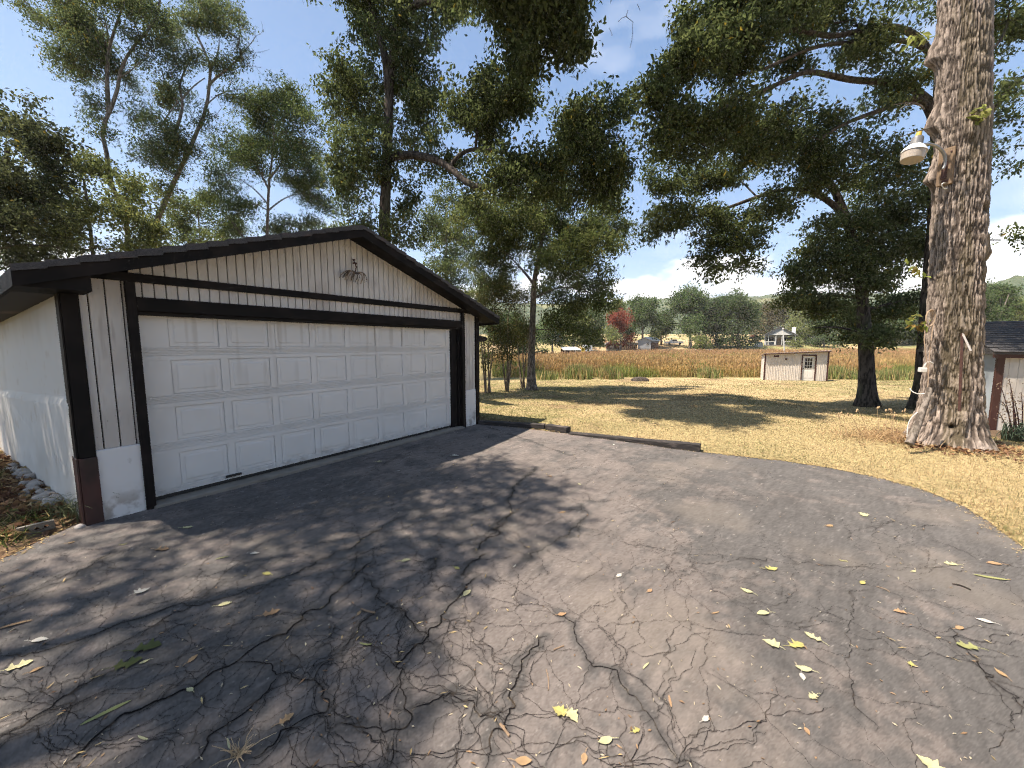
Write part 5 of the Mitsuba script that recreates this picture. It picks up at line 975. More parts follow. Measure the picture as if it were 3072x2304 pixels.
put(bed, trimesh.Trimesh(bp.reshape(-1, 3), np.vstack([qb[:, :3], qb[:, [0, 2, 3]]]), process=False), 'soil', smooth=True)
# dark mound on the lawn
k = thing('stump', 'low dark weathered stump at the far edge of the lawn before the field', 'stump'); c = at(640, 381, 27.5)
m = rock(V(c[0], c[1], tz(c[0], c[1]) + 0.02), 0.62, 12, 0.5); put(k, m, 'bark_dark', smooth=True)

# ---------------------------------------------------------------- weedy field: stems with rusty seed heads (stuff)
def blades(rng, x, y, z, h, w, cols, lean=0.25, head=None, hcols=None, hl=0.25, hw=0.09):
    n = len(x); b = np.stack([x, y, z], -1); a = rng.uniform(0, np.pi, n); s = np.stack([np.cos(a), np.sin(a), 0 * a], -1) * (w / 2)[:, None]
    t = b + np.stack([rng.normal(0, lean, n) * h, rng.normal(0, lean, n) * h, h], -1)
    m = b * 0.5 + t * 0.5 + np.stack([rng.normal(0, 0.04, n), rng.normal(0, 0.04, n), 0.03 * h], -1)
    v = np.stack([b - s, b + s, m + s * 0.8, m - s * 0.8, t], 1).reshape(-1, 3); o = np.arange(n) * 5
    f = np.concatenate([np.stack([o, o + 1, o + 2], -1), np.stack([o, o + 2, o + 3], -1), np.stack([o + 3, o + 2, o + 4], -1)])
    col = np.repeat(cols, 5, 0)
    if head is not None:
        hx = np.nonzero(head)[0]; c = t[hx]; k = len(hx); a2 = rng.uniform(0, np.pi, k); s2 = np.stack([np.cos(a2), np.sin(a2), 0 * a2], -1) * hw / 2; s3 = np.stack([-np.sin(a2), np.cos(a2), 0 * a2], -1) * hw / 2
        L = (hl * rng.uniform(0.6, 1.4, k))[:, None]; upv = (t[hx] - m[hx]); upv /= np.linalg.norm(upv, axis=1, keepdims=True)
        vv = np.stack([c - upv * L * 0.5, c + s2, c + upv * L * 0.6, c - s2, c + s3, c - s3], 1).reshape(-1, 3); o2 = len(v) + np.arange(k) * 6
        f = np.concatenate([f, np.stack([o2, o2 + 1, o2 + 2], -1), np.stack([o2, o2 + 2, o2 + 3], -1), np.stack([o2, o2 + 4, o2 + 2], -1), np.stack([o2, o2 + 2, o2 + 5], -1)])
        v = np.vstack([v, vv]); col = np.vstack([col, np.repeat(hcols[hx], 6, 0)])
    return trimesh.Trimesh(v, f, process=False), np.clip(col, 0.003, 0.9)
frng = np.random.default_rng(12)
N = 66000
Yf = 31.2 + (96 - 31.2) * frng.random(N) ** 1.7; Xf = Yf * frng.uniform(-0.05, 1.35, N)
ok = Yf < 70 + 26 * sst(0.05, 0.5, Xf / Yf); Xf, Yf = Xf[ok], Yf[ok]
front = 31.2 + 1.6 * meshkit.fbm(np.stack([Xf * 0.35, 0 * Xf, 0 * Xf], -1), 3, 2); ok = Yf > front
inb = (np.abs((np.stack([Xf, Yf], -1) - SF(2.5, -1.4, 0)[:2]) @ norm(SF.a)[:2]) < 2.1) & (np.abs((np.stack([Xf, Yf], -1) - SF(2.5, -1.0, 0)[:2]) @ SF.b[:2]) < 1.6); ok &= ~inb
Xf, Yf = Xf[ok], Yf[ok]; n = len(Xf); Zf = terrain(Xf, Yf, True)
q = np.stack([Xf, Yf, 0 * Xf], -1); pt = meshkit.fbm(q * 0.13, 4, 3); pg = meshkit.fbm(q * 0.45 + 50, 3, 7)
rusty = np.clip(sst(0.40, 0.60, pt) * 0.35 + sst(42, 66, Yf) * 0.60, 0, 0.85); isgreen = (pg + 0.05 * (1 - sst(32, 37, Yf)) > 0.60)
hgt = (0.85 + 0.55 * frng.random(n)) * (0.75 + 0.5 * pt) * np.where(Yf < front[ok] + 1.0, 0.75, 1.0)
straw = np.array([0.50, 0.36, 0.165]); grn = np.array([0.20, 0.23, 0.07]); red = np.array([0.47, 0.29, 0.17]); olive = np.array([0.34, 0.29, 0.11])
pick = frng.random((n, 1)); bcol = np.where(pick < 0.42, straw, olive) * frng.uniform(0.7, 1.3, (n, 1)); bcol[isgreen] = grn * frng.uniform(0.7, 1.4, (isgreen.sum(), 1))
hcol = red * (0.7 + 0.6 * frng.random((n, 1))); hcol = hcol * rusty[:, None] + straw * frng.uniform(0.8, 1.2, (n, 1)) * (1 - rusty[:, None])
sc = np.clip(Yf / 34, 1, 2.6)
m, col = blades(frng, Xf, Yf, Zf - 0.03, hgt, 0.05 * sc, bcol, 0.16, (frng.random(n) < 0.72) & ~isgreen, hcol, 0.30, 0.11)
k = thing('field_weeds', 'tall straw and rust coloured seeding weeds filling the field', 'weeds', kind='stuff'); put(k, m, 'straw_blade', color=col)
# green weed clumps along the field's near edge
for (x, Y, w, n, h, lb) in ((579, 31.0, 0.95, 900, 1.2, 'bright green clump of upright weeds at the near edge of the field'), (610, 31.0, 0.8, 550, 1.0, 'second green clump of upright weeds right of the bigger one'), (706, 31.8, 0.9, 350, 1.0, 'green weeds in the field left of the steel shed'), (832, 31.0, 1.5, 800, 1.1, 'green leafy weeds growing right of the steel shed'), (890, 30.0, 2.6, 900, 0.9, 'low green weeds behind the spreading oak trunk'), (548, 30.8, 1.2, 300, 0.8, 'low green weeds right of the lawn tree trunk')):
    c = at(x, 380, Y); X = c[0] + np.clip(frng.normal(0, 0.48, n), -1.3, 1.3) * w; Yw = Y + frng.normal(0, 0.5, n); hh = h * frng.uniform(0.5, 1.1, n)
    m, col = blades(frng, X, Yw, terrain(X, Yw) - 0.03, hh, np.full(n, 0.07), np.where(frng.random((n, 1)) < 0.6, np.array([0.19, 0.225, 0.08]), np.array([0.40, 0.32, 0.15])) * frng.uniform(0.6, 1.4, (n, 1)), 0.16)
    k = thing('weed_clump', lb, 'weeds'); put(k, m, 'straw_blade', color=col)
# ---------------------------------------------------------------- mown lawn blades (stuff), denser near the viewer
grng = np.random.default_rng(15)
NG = 330000
Yb = 2.6 * np.exp(grng.random(NG) ** 1.0 * math.log(30 / 2.6)); Xb = Yb * grng.uniform(-1.42, 1.42, NG)
pp = shapely.points(Xb, Yb); dd = shapely.distance(PADPOLY, pp); dg = shapely.distance(GARAGE, pp)
ok = (dd > 0.015) & (dg > 0.03) & ~((Xb < -3.8) & (Yb < 11)) ; Xb, Yb, dd = Xb[ok], Yb[ok], dd[ok]; n = len(Xb)
Zb = terrain(Xb, Yb); q = np.stack([Xb, Yb, 0 * Xb], -1); pa = meshkit.fbm(q * 0.5, 4, 4)
gfrac = np.clip(sst(0.42, 0.62, pa) * 0.6 + 0.32 * sst(9, 25, Yb) + 0.35 * (1 - sst(0, 4.5, Xb - (Yb - 8) * 0.25)) * sst(7, 9, Yb), 0, 0.88)
isg = grng.random(n) < gfrac
col = np.where(isg[:, None], np.array([0.15, 0.155, 0.06]), np.array([0.48, 0.385, 0.215])) * grng.uniform(0.55, 1.35, (n, 1))
brown = grng.random(n) < 0.10; col[brown] = np.array([0.20, 0.12, 0.07]) * grng.uniform(0.6, 1.3, (brown.sum(), 1))
lying = grng.random(n) < 0.72
hh = np.where(lying, grng.uniform(0.008, 0.03, n), grng.uniform(0.03, 0.085, n)); ln = np.where(lying, grng.uniform(0.03, 0.10, n), grng.uniform(0.01, 0.03, n))
wd = 0.006 * np.clip(Yb / 5, 0.9, 5.0) * grng.uniform(0.6, 1.4, n); ln = ln * np.clip(Yb / 7, 1, 2.2)
a = grng.uniform(0, 2 * np.pi, n); d = np.stack([np.cos(a), np.sin(a), 0 * a], -1); s = np.stack([-np.sin(a), np.cos(a), 0 * a], -1) * wd[:, None] / 2
b = np.stack([Xb, Yb, Zb + np.where(lying, 0.008, -0.004)], -1); v = np.stack([b - s, b + s, b + d * ln[:, None] + V(0, 0, 1) * hh[:, None]], 1).reshape(-1, 3)
k = thing('lawn_grass', 'short dry yellow mown grass covering the lawn', 'grass', kind='stuff')
put(k, trimesh.Trimesh(v, np.arange(3 * n).reshape(-1, 3), process=False), 'straw_blade', color=np.repeat(np.clip(col, 0.01, 0.9), 3, 0))
# left verge: rough green grass and dead leaves
n = 36000; X = grng.uniform(-8.5, -4.0, n); Y = grng.uniform(1.2, 7.5, n); pp = shapely.points(X, Y)
ok = (shapely.distance(PADPOLY, pp) > 0.02) & (shapely.distance(GARAGE, pp) > 0.02) & (X < -3.9); 
wl = ((np.stack([X, Y], -1) - E0[:2]) @ lwn[:2]); g2 = meshkit.fbm(np.stack([X * 1.3, Y * 1.3, 0 * X], -1), 3, 5)
ok &= (wl > 0.02) & ((wl < 3.6) | (X < -5)) & (g2 + 0.10 * np.clip(wl - 0.35, -0.6, 0.8) > 0.47); X, Y = X[ok], Y[ok]; n = len(X)
m, col = blades(grng, X, Y, terrain(X, Y) - 0.01, grng.uniform(0.04, 0.16, n), np.full(n, 0.011), np.where(grng.random((n, 1)) < 0.72, np.array([0.085, 0.11, 0.035]), np.array([0.33, 0.26, 0.12])) * grng.uniform(0.6, 1.4, (n, 1)), 0.45)
k = thing('verge_grass', 'rough green grass on the verge left of the pad', 'grass', kind='stuff'); put(k, m, 'straw_blade', color=col)
for (px, py, n, h, lb) in ((79, 521, 70, 0.34, 'tuft of long arching grass at the foot of the left garage corner'),):
    c = gz(px, py, -0.09); ms = []
    for i in range(n):
        b = c + V(grng.normal(0, 0.10), grng.normal(0, 0.07), 0); d = V(grng.normal(0, 0.13), grng.normal(-0.02, 0.12), h * grng.uniform(0.45, 1.0))
        ms.append(sweep(smooth_path([b, b + d * V(0.5, 0.5, 0.8), b + d * V(1.4, 1.4, 0.85)], 6), np.linspace(0.004, 0.0012, 6), 3))
    k = thing('grass_tuft', lb, 'grass'); put(k, cat(ms), 'lily_leaf' if False else 'tuft_green')
def flat_leaves(rng, X, Y, Z, L, Wd, cols, curl=0.3):
    n = len(X); a = rng.uniform(0, 2 * np.pi, n); d = np.stack([np.cos(a), np.sin(a), rng.normal(0, curl * 0.4, n)], -1); s = np.stack([-np.sin(a), np.cos(a), rng.normal(0, curl * 0.5, n)], -1)
    b = np.stack([X, Y, Z], -1); l, w = L[:, None], Wd[:, None]; upz = V(0, 0, 1) * (np.abs(rng.normal(0, curl, n)) * Wd)[:, None]
    v = np.stack([b - d * l / 2, b + s * w / 2 + upz, b + d * l / 2 + upz * 0.6, b - s * w / 2 + upz], 1).reshape(-1, 3); o = np.arange(n) * 4
    return trimesh.Trimesh(v, np.concatenate([np.stack([o, o + 1, o + 2], -1), np.stack([o, o + 2, o + 3], -1)]), process=False), np.repeat(np.clip(cols, 0.005, 0.9), 4, 0)
LC = np.array([(0.33, 0.21, 0.11), (0.22, 0.125, 0.07), (0.13, 0.07, 0.045), (0.42, 0.32, 0.18), (0.28, 0.17, 0.11)])
n = 3200; t = grng.uniform(0, 6.0, n); wv = np.abs(grng.normal(0, 0.75, n)) + 0.03; p = E0 + LW * t[:, None] + lwn * wv[:, None]
ok = shapely.distance(PADPOLY, shapely.points(p[:, 0], p[:, 1])) > 0.02; p = p[ok]; n = len(p)
m, col = flat_leaves(grng, p[:, 0], p[:, 1], terrain(p[:, 0], p[:, 1]) + grng.uniform(0.005, 0.05, n), grng.uniform(0.05, 0.12, n), grng.uniform(0.02, 0.06, n), LC[grng.integers(0, 5, n)] * grng.uniform(0.7, 1.3, (n, 1)), 0.6)
k = thing('leaf_mulch', 'brown dead leaves and bark mulch along the white side wall', 'leaves', kind='stuff'); put(k, m, 'dry_leaf', color=col)
# litter along the rim of the pad and in its cracks
bl = LineString([tuple(q) for q in PAD[1:16]]); sl = grng.uniform(0, bl.length, 2600); bp = np.array([bl.interpolate(x).coords[0] for x in sl]) + grng.normal(0, 0.07, (2600, 2)) * (0.5 + grng.random((2600, 1)))
lf = LineString([tuple(PAD[-2]), tuple(PAD[-1]), tuple(PAD[0])]); s3 = grng.uniform(0, lf.length, 700); bp = np.vstack([bp, np.array([lf.interpolate(x).coords[0] for x in s3]) + grng.normal(0, 0.06, (700, 2))])
ci = grng.integers(0, int(len(CP) * 0.5), 170); bp = np.vstack([bp, CP[ci] + grng.normal(0, 0.012, (170, 2))])
n = len(bp); z = np.where(shapely.contains_xy(PADPOLY, bp[:, 0], bp[:, 1]), pad_surface(bp[:, 0], bp[:, 1])[0], terrain(bp[:, 0], bp[:, 1])) + grng.uniform(0.004, 0.014, n)
m, col = flat_leaves(grng, bp[:, 0], bp[:, 1], z, grng.uniform(0.015, 0.06, n), grng.uniform(0.003, 0.010, n), np.where(grng.random((n, 1)) < 0.7, np.array([0.52, 0.40, 0.20]), np.array([0.28, 0.17, 0.10])) * grng.uniform(0.6, 1.3, (n, 1)), 0.3)
k = thing('straw_litter', 'dry straw and leaf litter gathered along the rim and cracks of the pad', 'litter', kind='stuff'); put(k, m, 'dry_leaf', color=col)
n = 1500; a = grng.uniform(0, 2 * np.pi, n); rr = 0.42 + np.abs(grng.normal(0, 0.38, n)); xo, yo = 7.66 + rr * np.cos(a), 6.62 + rr * np.sin(a)
m, col = flat_leaves(grng, xo, yo, terrain(xo, yo) + grng.uniform(0.01, 0.05, n) + 0.10 * np.clip(0.62 - rr, 0, 1), grng.uniform(0.04, 0.11, n), grng.uniform(0.015, 0.05, n), LC[grng.integers(0, 5, n)] * grng.uniform(0.6, 1.25, (n, 1)), 0.5)
k = thing('oak_litter', 'brown leaf and bark litter around the foot of the big oak', 'leaves', kind='stuff'); put(k, m, 'dry_leaf', color=col)
n = 900; Yl = 1.3 * np.exp(grng.random(n) * math.log(6)); Xl = Yl * grng.uniform(-1.4, 1.4, n); ok = shapely.contains_xy(PADPOLY, Xl, Yl); Xl, Yl = Xl[ok], Yl[ok]; n = len(Xl)
m, col = flat_leaves(grng, Xl, Yl, pad_surface(Xl, Yl)[0] + 0.004, grng.uniform(0.006, 0.035, n), grng.uniform(0.003, 0.010, n), np.where(grng.random((n, 1)) < 0.6, np.array([0.50, 0.44, 0.33]), np.array([0.30, 0.20, 0.12])) * grng.uniform(0.6, 1.3, (n, 1)), 0.3)
k = thing('leaf_crumbs', 'tiny leaf crumbs and chips scattered over the asphalt', 'litter', kind='stuff'); put(k, m, 'dry_leaf', color=col)
# dry weed stalks left of the oak
k = thing('dry_weeds', 'patch of dry bent weed stalks on the lawn left of the oak', 'weeds'); n = 900; c = at(890, 440, 7.0)
X = c[0] + grng.normal(-0.1, 0.45, n); Y = 7.0 + grng.normal(0, 0.25, n)
m, col = blades(grng, X, Y, terrain(X, Y) - 0.01, grng.uniform(0.05, 0.24, n), np.full(n, 0.010), np.array([0.46, 0.33, 0.19]) * grng.uniform(0.6, 1.3, (n, 1)), 0.7); put(k, m, 'straw_blade', color=col)
for i, (x0, y0, x1, y1) in enumerate(((879, 431, 877, 408), (885, 431, 887, 409), (891, 432, 892, 410), (894, 432, 893, 414), (904, 432, 905, 411), (862, 432, 850, 414), (848, 428, 842, 413), (841, 428, 839, 414), (870, 432, 858, 410), (899, 431, 895, 417))):
    k = thing('weed_stalk', 'tall dry seeding weed stalk standing left of the oak', 'weeds', 'dry weed stalks left of the oak'); b, t = at(x0, y0, 7.05), at(x1, y1, 7.1); b[2] = tz(b[0], b[1]) - 0.01
    hd = [trimesh.creation.icosphere(0, 0.014).apply_scale((1, 1, 1.8)).apply_translation(t + grng.normal(0, 0.02, 3)) for _ in range(3)]
    put(k, cat([sweep(smooth_path([b, b * 0.5 + t * 0.5 + V(0.01, 0, 0.02), t], 8), np.linspace(0.006, 0.0035, 8), 4)] + hd), 'straw_stalk')
# weed in a crack at the bottom of the view
k = thing('crack_weed', 'small dry weed growing from a crack at the bottom of the view', 'weed'); c = gz(237, 757); ms = []
for i in range(34):
    d = V(grng.normal(0, 0.05), grng.normal(0, 0.04), grng.uniform(0.01, 0.07)); ms.append(sweep([c + V(*grng.normal(0, 0.012, 2), 0), c + d * 0.6 + V(0, 0, 0.01), c + d], [0.0022, 0.0018, 0.001], 3))
put(k, cat(ms), 'straw_stalk')
# ---------------------------------------------------------------- fallen leaves on the pad, each its own
def fallen(px, py, kind, L, cols, rot, label, group=None, curl=0.22, nm='fallen_leaf'):
    c = gz(px / 2.16, py / 2.16); c[2] = padz(c[0], c[1]) + 0.005
    if kind == 'lobed': out = [(0, 0), (.10, .10), (.18, .34), (.30, .16), (.44, .14), (.56, .40), (.66, .20), (.80, .22), (1, 0.02)]
    elif kind == 'maple': out = [(0, 0), (.02, .14), (-.02, .36), (.20, .26), (.34, .52), (.46, .28), (.62, .30), (.78, .14), (1, 0)]
    elif kind == 'pod': out = [(0, 0), (.1, .045), (.35, .075), (.7, .07), (.92, .04), (1, 0)]
    else: out = [(0, 0), (.12, .14), (.35, .25), (.6, .23), (.85, .10), (1, 0)]
    r = np.random.default_rng(int(px * 7 + py)); o = np.array(out); k1, k2 = r.uniform(-curl, curl) + curl * 0.5, r.uniform(0.4, 1.3) * curl
    v, f = [], []
    for i, (a, w) in enumerate(o):
        zc = k1 * (a - 0.5) ** 2 * 1.6
        v += [(a - 0.5, 0, zc), (a - 0.5, w * r.uniform(0.85, 1.15), zc + k2 * w * w * 2.2 + 0.10 * w), (a - 0.5, -w * r.uniform(0.85, 1.15), zc + k2 * w * w * 2.0 + 0.10 * w)]
    n = len(o)
    for i in range(n - 1):
        a, b = 3 * i, 3 * i + 3; f += [(a, b, b + 1), (a, b + 1, a + 1), (a, a + 2, b + 2), (a, b + 2, b)]
    v = np.array(v); ca, sa = math.cos(rot), math.sin(rot); L = L * (0.68 if group is None else 1.0); v = v * L; v = np.stack([v[:, 0] * ca - v[:, 1] * sa, v[:, 0] * sa + v[:, 1] * ca, v[:, 2] - v[:, 2].min()], -1) + c
    leaf = trimesh.Trimesh(v, np.array(f), process=False)
    d = V(ca, sa, 0); stalk = sweep([c - d * L * 0.5 + V(0, 0, 0.004), c - d * L * 0.72 + V(-sa, ca, 0) * L * 0.06 + V(0, 0, 0.006), c - d * L * 0.92 + V(-sa, ca, 0) * L * 0.1 + V(0, 0, 0.003)], [0.0016, 0.0014, 0.001], 4) if kind != 'pod' else None
    m = cat([leaf, stalk]); key = thing(nm, label, 'leaf' if kind != 'pod' else 'seed pod', group)
    cc = np.tile(np.array(cols) * 0.85, (len(m.vertices), 1)) * (0.85 + 0.3 * meshkit.noise(m.vertices * 60, 3))[:, None]
    put(key, m, 'dry_leaf', color=np.clip(cc, 0, 0.9)); return key
YG, PL, TN, DG, WH, GR, OR = (0.48, 0.44, 0.17), (0.55, 0.53, 0.32), (0.42, 0.28, 0.17), (0.12, 0.135, 0.06), (0.58, 0.57, 0.52), (0.34, 0.35, 0.16), (0.42, 0.29, 0.17)
for a in ((1207, 1534, 'maple', .105, YG, 2.6, 'yellow green lobed leaf, upper one of the pair at the bottom centre'), (1238, 1547, 'maple', .105, PL, 5.2, 'pale yellow lobed leaf, lower one of the pair at the bottom centre'),
 (1009, 1281, 'simple', .125, PL, 1.0, 'pale green curled leaf in the shade near the middle of the pad'), (877, 1209, 'simple', .12, PL, 0.4, 'pale leaf left of the middle of the pad, in half shade'),
 (586, 1327, 'lobed', .15, TN, 0.5, 'tan brown oak leaf on the left of the pad'), (1648, 1326, 'simple', .135, PL, 3.3, 'broad pale yellow leaf on the sunny right side of the pad'),
 (1664, 1389, 'maple', .125, PL, 2.4, 'pale pointed leaf below the broad yellow one at right'), (1720, 1394, 'lobed', .14, YG, 0.2, 'yellow green ragged leaf at right beside the pale pointed one'),
 (1756, 1377, 'lobed', .13, PL, 2.2, 'pale notched leaf standing on edge at right'), (1735, 1445, 'simple', .12, PL, 2.8, 'pale narrow leaf with a stalk, lowest of the four at right'),
 (1666, 1230, 'lobed', .14, YG, 0.0, 'yellow ragged leaf on the pad above the broad pale one'), (1792, 1137, 'lobed', .12, OR, 0.3, 'small orange yellow oak leaf on the far right of the pad'),
 (1866, 1113, 'maple', .15, PL, 0.8, 'pale leaf near the upper right rim of the pad'), (1612, 1277, 'simple', .12, PL, 2.4, 'small pale leaf left of the yellow ragged one'),
 (2053, 1220, 'lobed', .13, PL, 2.9, 'pale leaf by the right rim of the pad'), (2146, 1219, 'simple', .15, TN, 2.9, 'tan leaf nearest the dry grass at the right rim'),
 (2125, 1344, 'simple', .12, WH, 2.6, 'whitish upturned leaf at the right edge of the view'), (2073, 1359, 'simple', .10, OR, 0.3, 'orange square looking leaf at right below the whitish one'),
 (2088, 1400, 'lobed', .15, GR, 2.9, 'green twig end leaf lying across a crack at right'), (2161, 1456, 'simple', .09, OR, 1.5, 'small orange leaf at the lower right edge'),
 (1968, 1433, 'maple', .06, YG, 0.9, 'tiny yellow leaf on the lower right of the pad'), (2006, 1649, 'maple', .12, PL, 2.0, 'pale leaf cut by the bottom edge of the view at right'),
 (318, 1402, 'lobed', .20, DG, 0.35, 'dark green curled leaf on the left of the pad'), (277, 1437, 'lobed', .18, DG, 0.5, 'dark green rolled leaf just below the other dark one'),
 (86, 1385, 'simple', .13, WH, 0.2, 'pale leaf at the left edge in the sun patch'), (42, 1441, 'lobed', .15, PL, 0.7, 'pale yellow notched leaf near the left edge of the view'), (80, 1449, 'simple', .08, OR, 1.0, 'small orange leaf near the left edge of the view'),
 (309, 1278, 'maple', .12, WH, 0.9, 'whitish lobed leaf in the shade at left'), (486, 1307, 'simple', .12, PL, 0.5, 'pale oblong leaf in the shade left of the tan oak leaf'),
 (230, 1542, 'pod', .26, GR, 0.85, 'long yellow green seed pod at the lower left'), (30, 1352, 'pod', .24, TN, 0.6, 'long pale seed pod at the left edge'), (2140, 1250, 'pod', .30, GR, 2.75, 'long green seed pod near the right rim'),
 (790, 1393, 'pod', .12, GR, 3.0, 'short green pod in the lower middle left'), (619, 1555, 'lobed', .10, OR, 0.9, 'orange tan scrap of leaf at the lower left middle'), (1131, 1643, 'simple', .11, OR, 0.0, 'orange yellow leaf at the bottom centre edge'),
 (776, 1325, 'simple', .07, OR, 1.5, 'small orange leaf beside a twig left of the middle'), (350, 1188, 'lobed', .16, TN, 0.1, 'tan leaf in front of the garage door, nearest to its left end'), (406, 1142, 'simple', .14, PL, 0.3, 'pale curled leaf by the left jamb of the door'),
 (575, 1240, 'simple', .12, YG, 2.9, 'yellow leaf in the shade before the door'), (550, 1195, 'simple', .11, WH, 0.2, 'white leaf in the shade before the door'), (985, 985, 'maple', .16, WH, 0.3, 'pale leaf near the right jamb of the door'), (820, 998, 'simple', .14, PL, 0.2, 'pale leaf before the right half of the door'),
 (480, 1205, 'pod', .14, GR, 0.5, 'short green pod in the shade before the door'), (1395, 1438, 'pod', .10, PL, 0.7, 'curved pale pod at the lower middle'), (410, 1495, 'simple', .07, PL, 2.8, 'tiny pale leaf on the sunlit lower left'), (1216, 1106, 'simple', .10, TN, 0.4, 'small tan leaf on the sunny middle of the pad')): fallen(*a)
for (pts, lb, w) in (([(1080, 1565), (1090, 1577), (1100, 1590)], 'broken pale twig in a crack at the lower centre', .006), ([(780, 1316), (795, 1322), (810, 1326)], 'pale broken twig beside a small orange leaf', .006), ([(1180, 1445), (1185, 1470), (1184, 1490)], 'thin upright twig at the lower centre', .0025), ([(1196, 1403), (1218, 1394)], 'short brown stick in the half shade at the lower centre', .004), ([(2057, 1264), (2075, 1268), (2096, 1277)], 'dark curved twig near the right rim', .006), ([(1893, 1268), (1915, 1275), (1922, 1280)], 'straw coloured twig at right', .003)):
    k = thing('twig', lb, 'twig'); g = [gz(a / 2.16, b / 2.16) for a, b in pts]; g = [V(q[0], q[1], padz(q[0], q[1]) + w) for q in g]; put(k, sweep(smooth_path(g, 8), w, 5), 'weathered_wood' if 'dark' not in lb else 'bark_dark', smooth=60)
lrng = np.random.default_rng(19)
for i in range(36):
    Y = 1.45 * math.exp(lrng.random() * math.log(5.0)); X = Y * lrng.uniform(-1.3, 1.3)
    if not PADPOLY.buffer(-0.1).contains(Point(X, Y)): continue
    d = V(X, Y, -0.08) - CAM; dp = d @ fw; px, py = 512 + FOC * (d @ rt) / dp, 384 - FOC * (d @ up) / dp
    fallen(px * 2.16, py * 2.16, ('simple', 'pod', 'lobed', 'simple')[i % 4], lrng.uniform(0.035, 0.075), (PL, OR, TN, WH, YG)[i % 5], lrng.uniform(0, 6.3), 'small dry leaf scrap lying on the asphalt', 'small leaf scraps on the pad', nm='leaf_scrap')
# ---------------------------------------------------------------- beyond the field
def far_tree(label, x, yc, rx, ry, Y, cols, seed, ybase=346, lai=2.9, group=None, nm='field_edge_tree', trunk_r=0.3, yellow=0.0):
    r = np.random.default_rng(seed); bl = []
    for _ in range(9):
        a, q = r.uniform(0, 2 * np.pi), r.uniform(0.35, 0.72); bl.append((x + math.cos(a) * rx * q, yc + math.sin(a) * ry * q, rx * r.uniform(0.4, 0.58), ry * r.uniform(0.34, 0.5), Y + r.normal(0, 0.03 * Y)))
    bl.append((x, yc, rx * 0.6, ry * 0.6, Y))
    if nm != 'bush' and ry > 11 and seed not in (202, 205, 206): bl += [(x + rx * q, ybase - 4 - 3 * abs(q), rx * 0.42, 4.5, Y) for q in (-0.75, 0.1, 0.8)] + [(x + rx * r.uniform(-0.6, 0.6), yc + ry * 0.75, rx * 0.5, ry * 0.3, Y)]
    tree(nm, label, ([(x + r.uniform(-1, 1), ybase), (x, yc + ry * 0.4), (x, yc - ry * 0.3)], trunk_r, 0.08), bl, Y, cols, 'bark_grey', lai=lai, L=0.0042 * Y, Wd=0.0026 * Y, per=18, spread=0.009 * Y, seed=seed, gap=0.38, tip=0.02, step=3.0, limbs=[], noise_s=0.25, group=group, yellow=yellow)
FG = [(0.0929, 0.1435, 0.0574), (0.1181, 0.1688, 0.0675), (0.1435, 0.1941, 0.0844), (0.0844, 0.1266, 0.0591)]
FD = [(0.0789, 0.1193, 0.0562), (0.0983, 0.1404, 0.0597), (0.1193, 0.158, 0.0702)]
FR = [(0.27, 0.081, 0.0607), (0.216, 0.0675, 0.054), (0.324, 0.1215, 0.0675)]
FY = [(0.1782, 0.2106, 0.081), (0.2268, 0.243, 0.0972), (0.154, 0.1864, 0.0728)]
FB_ = [(0.1755, 0.162, 0.0945), (0.135, 0.1418, 0.0743), (0.2025, 0.1755, 0.1148)]
far_tree('reddish brown tree beyond the field, the only red crown', 621, 319, 10, 12, 100, FR, 201)
far_tree('tall blue green tree just right of the red one', 643, 309, 14, 20, 112, FG, 202, trunk_r=0.4)
far_tree('light green crown peeping up behind the red tree', 616, 309, 9, 10, 124, FY, 203)
far_tree('small yellow green tree under the red crown', 613, 333, 7, 7, 96, FY, 204)
far_tree('mid green tree between the tall blue green one and the big round pair', 661, 322, 11, 16, 118, FD, 205)
far_tree('left one of the big round dark trees beyond the field', 690, 314, 21, 25, 108, FG, 206, trunk_r=0.5)
far_tree('middle one of the big round dark trees beyond the field', 716, 312, 20, 22, 112, FD, 207, trunk_r=0.5)
far_tree('right one of the big round dark trees, left of the porch house', 738, 316, 18, 22, 106, FD, 208, trunk_r=0.5)
far_tree('small bright green bush before the big round trees', 701, 343.5, 9, 6.5, 92, FY, 209, 351, nm='bush')
far_tree('brownish green rounded tree behind the porch house roof', 773, 315, 16, 13, 150, FB_, 210, 338)
far_tree('green tree left of the brownish one behind the porch house', 756, 312, 11, 13, 158, FG, 211, 336)
far_tree('light green tree just right of the porch house', 800, 322, 11, 17, 126, FY, 212)
far_tree('rounded green tree right of the porch house by a white roof', 818, 326, 14, 13, 128, FG, 213)
far_tree('low dark hedge tree under the white roof', 824, 341, 18, 5, 112, FD, 214, nm='bush')
far_tree('green tree far behind seen through the spreading oak', 850, 322, 20, 18, 130, FG, 215)
far_tree('green bush at the right corner of the porch house', 795, 341, 6, 5, 112, FY, 216, nm='bush')
far_tree('light green tree behind the lawn tree trunk, left of the houses', 573, 327, 14, 15, 104, FY, 217)
far_tree('dark green tree behind the camper', 592, 324, 13, 16, 122, FD, 218)
far_tree('dark tree left behind the lawn tree trunk', 552, 330, 13, 15, 92, FD, 219)
far_tree('dense green tree behind the crape myrtles', 505, 330, 22, 17, 60, FD, 220, 362)
far_tree('dense green tree behind the right crape myrtle', 532, 338, 14, 13, 66, FG, 221, 360)
far_tree('hazy green tree on the slope behind the fence', 630, 332, 9, 9, 128, FD, 222)
far_tree('yellow green small tree behind the grey house', 653, 335, 6, 5, 120, FY, 223)
far_tree('green tree behind the white shed roof, right of the big oak', 1000, 302, 15, 17, 60, FG, 224, 345)
far_tree('light green tree at the right edge behind the white shed', 1020, 310, 10, 13, 66, FY, 225, 345)
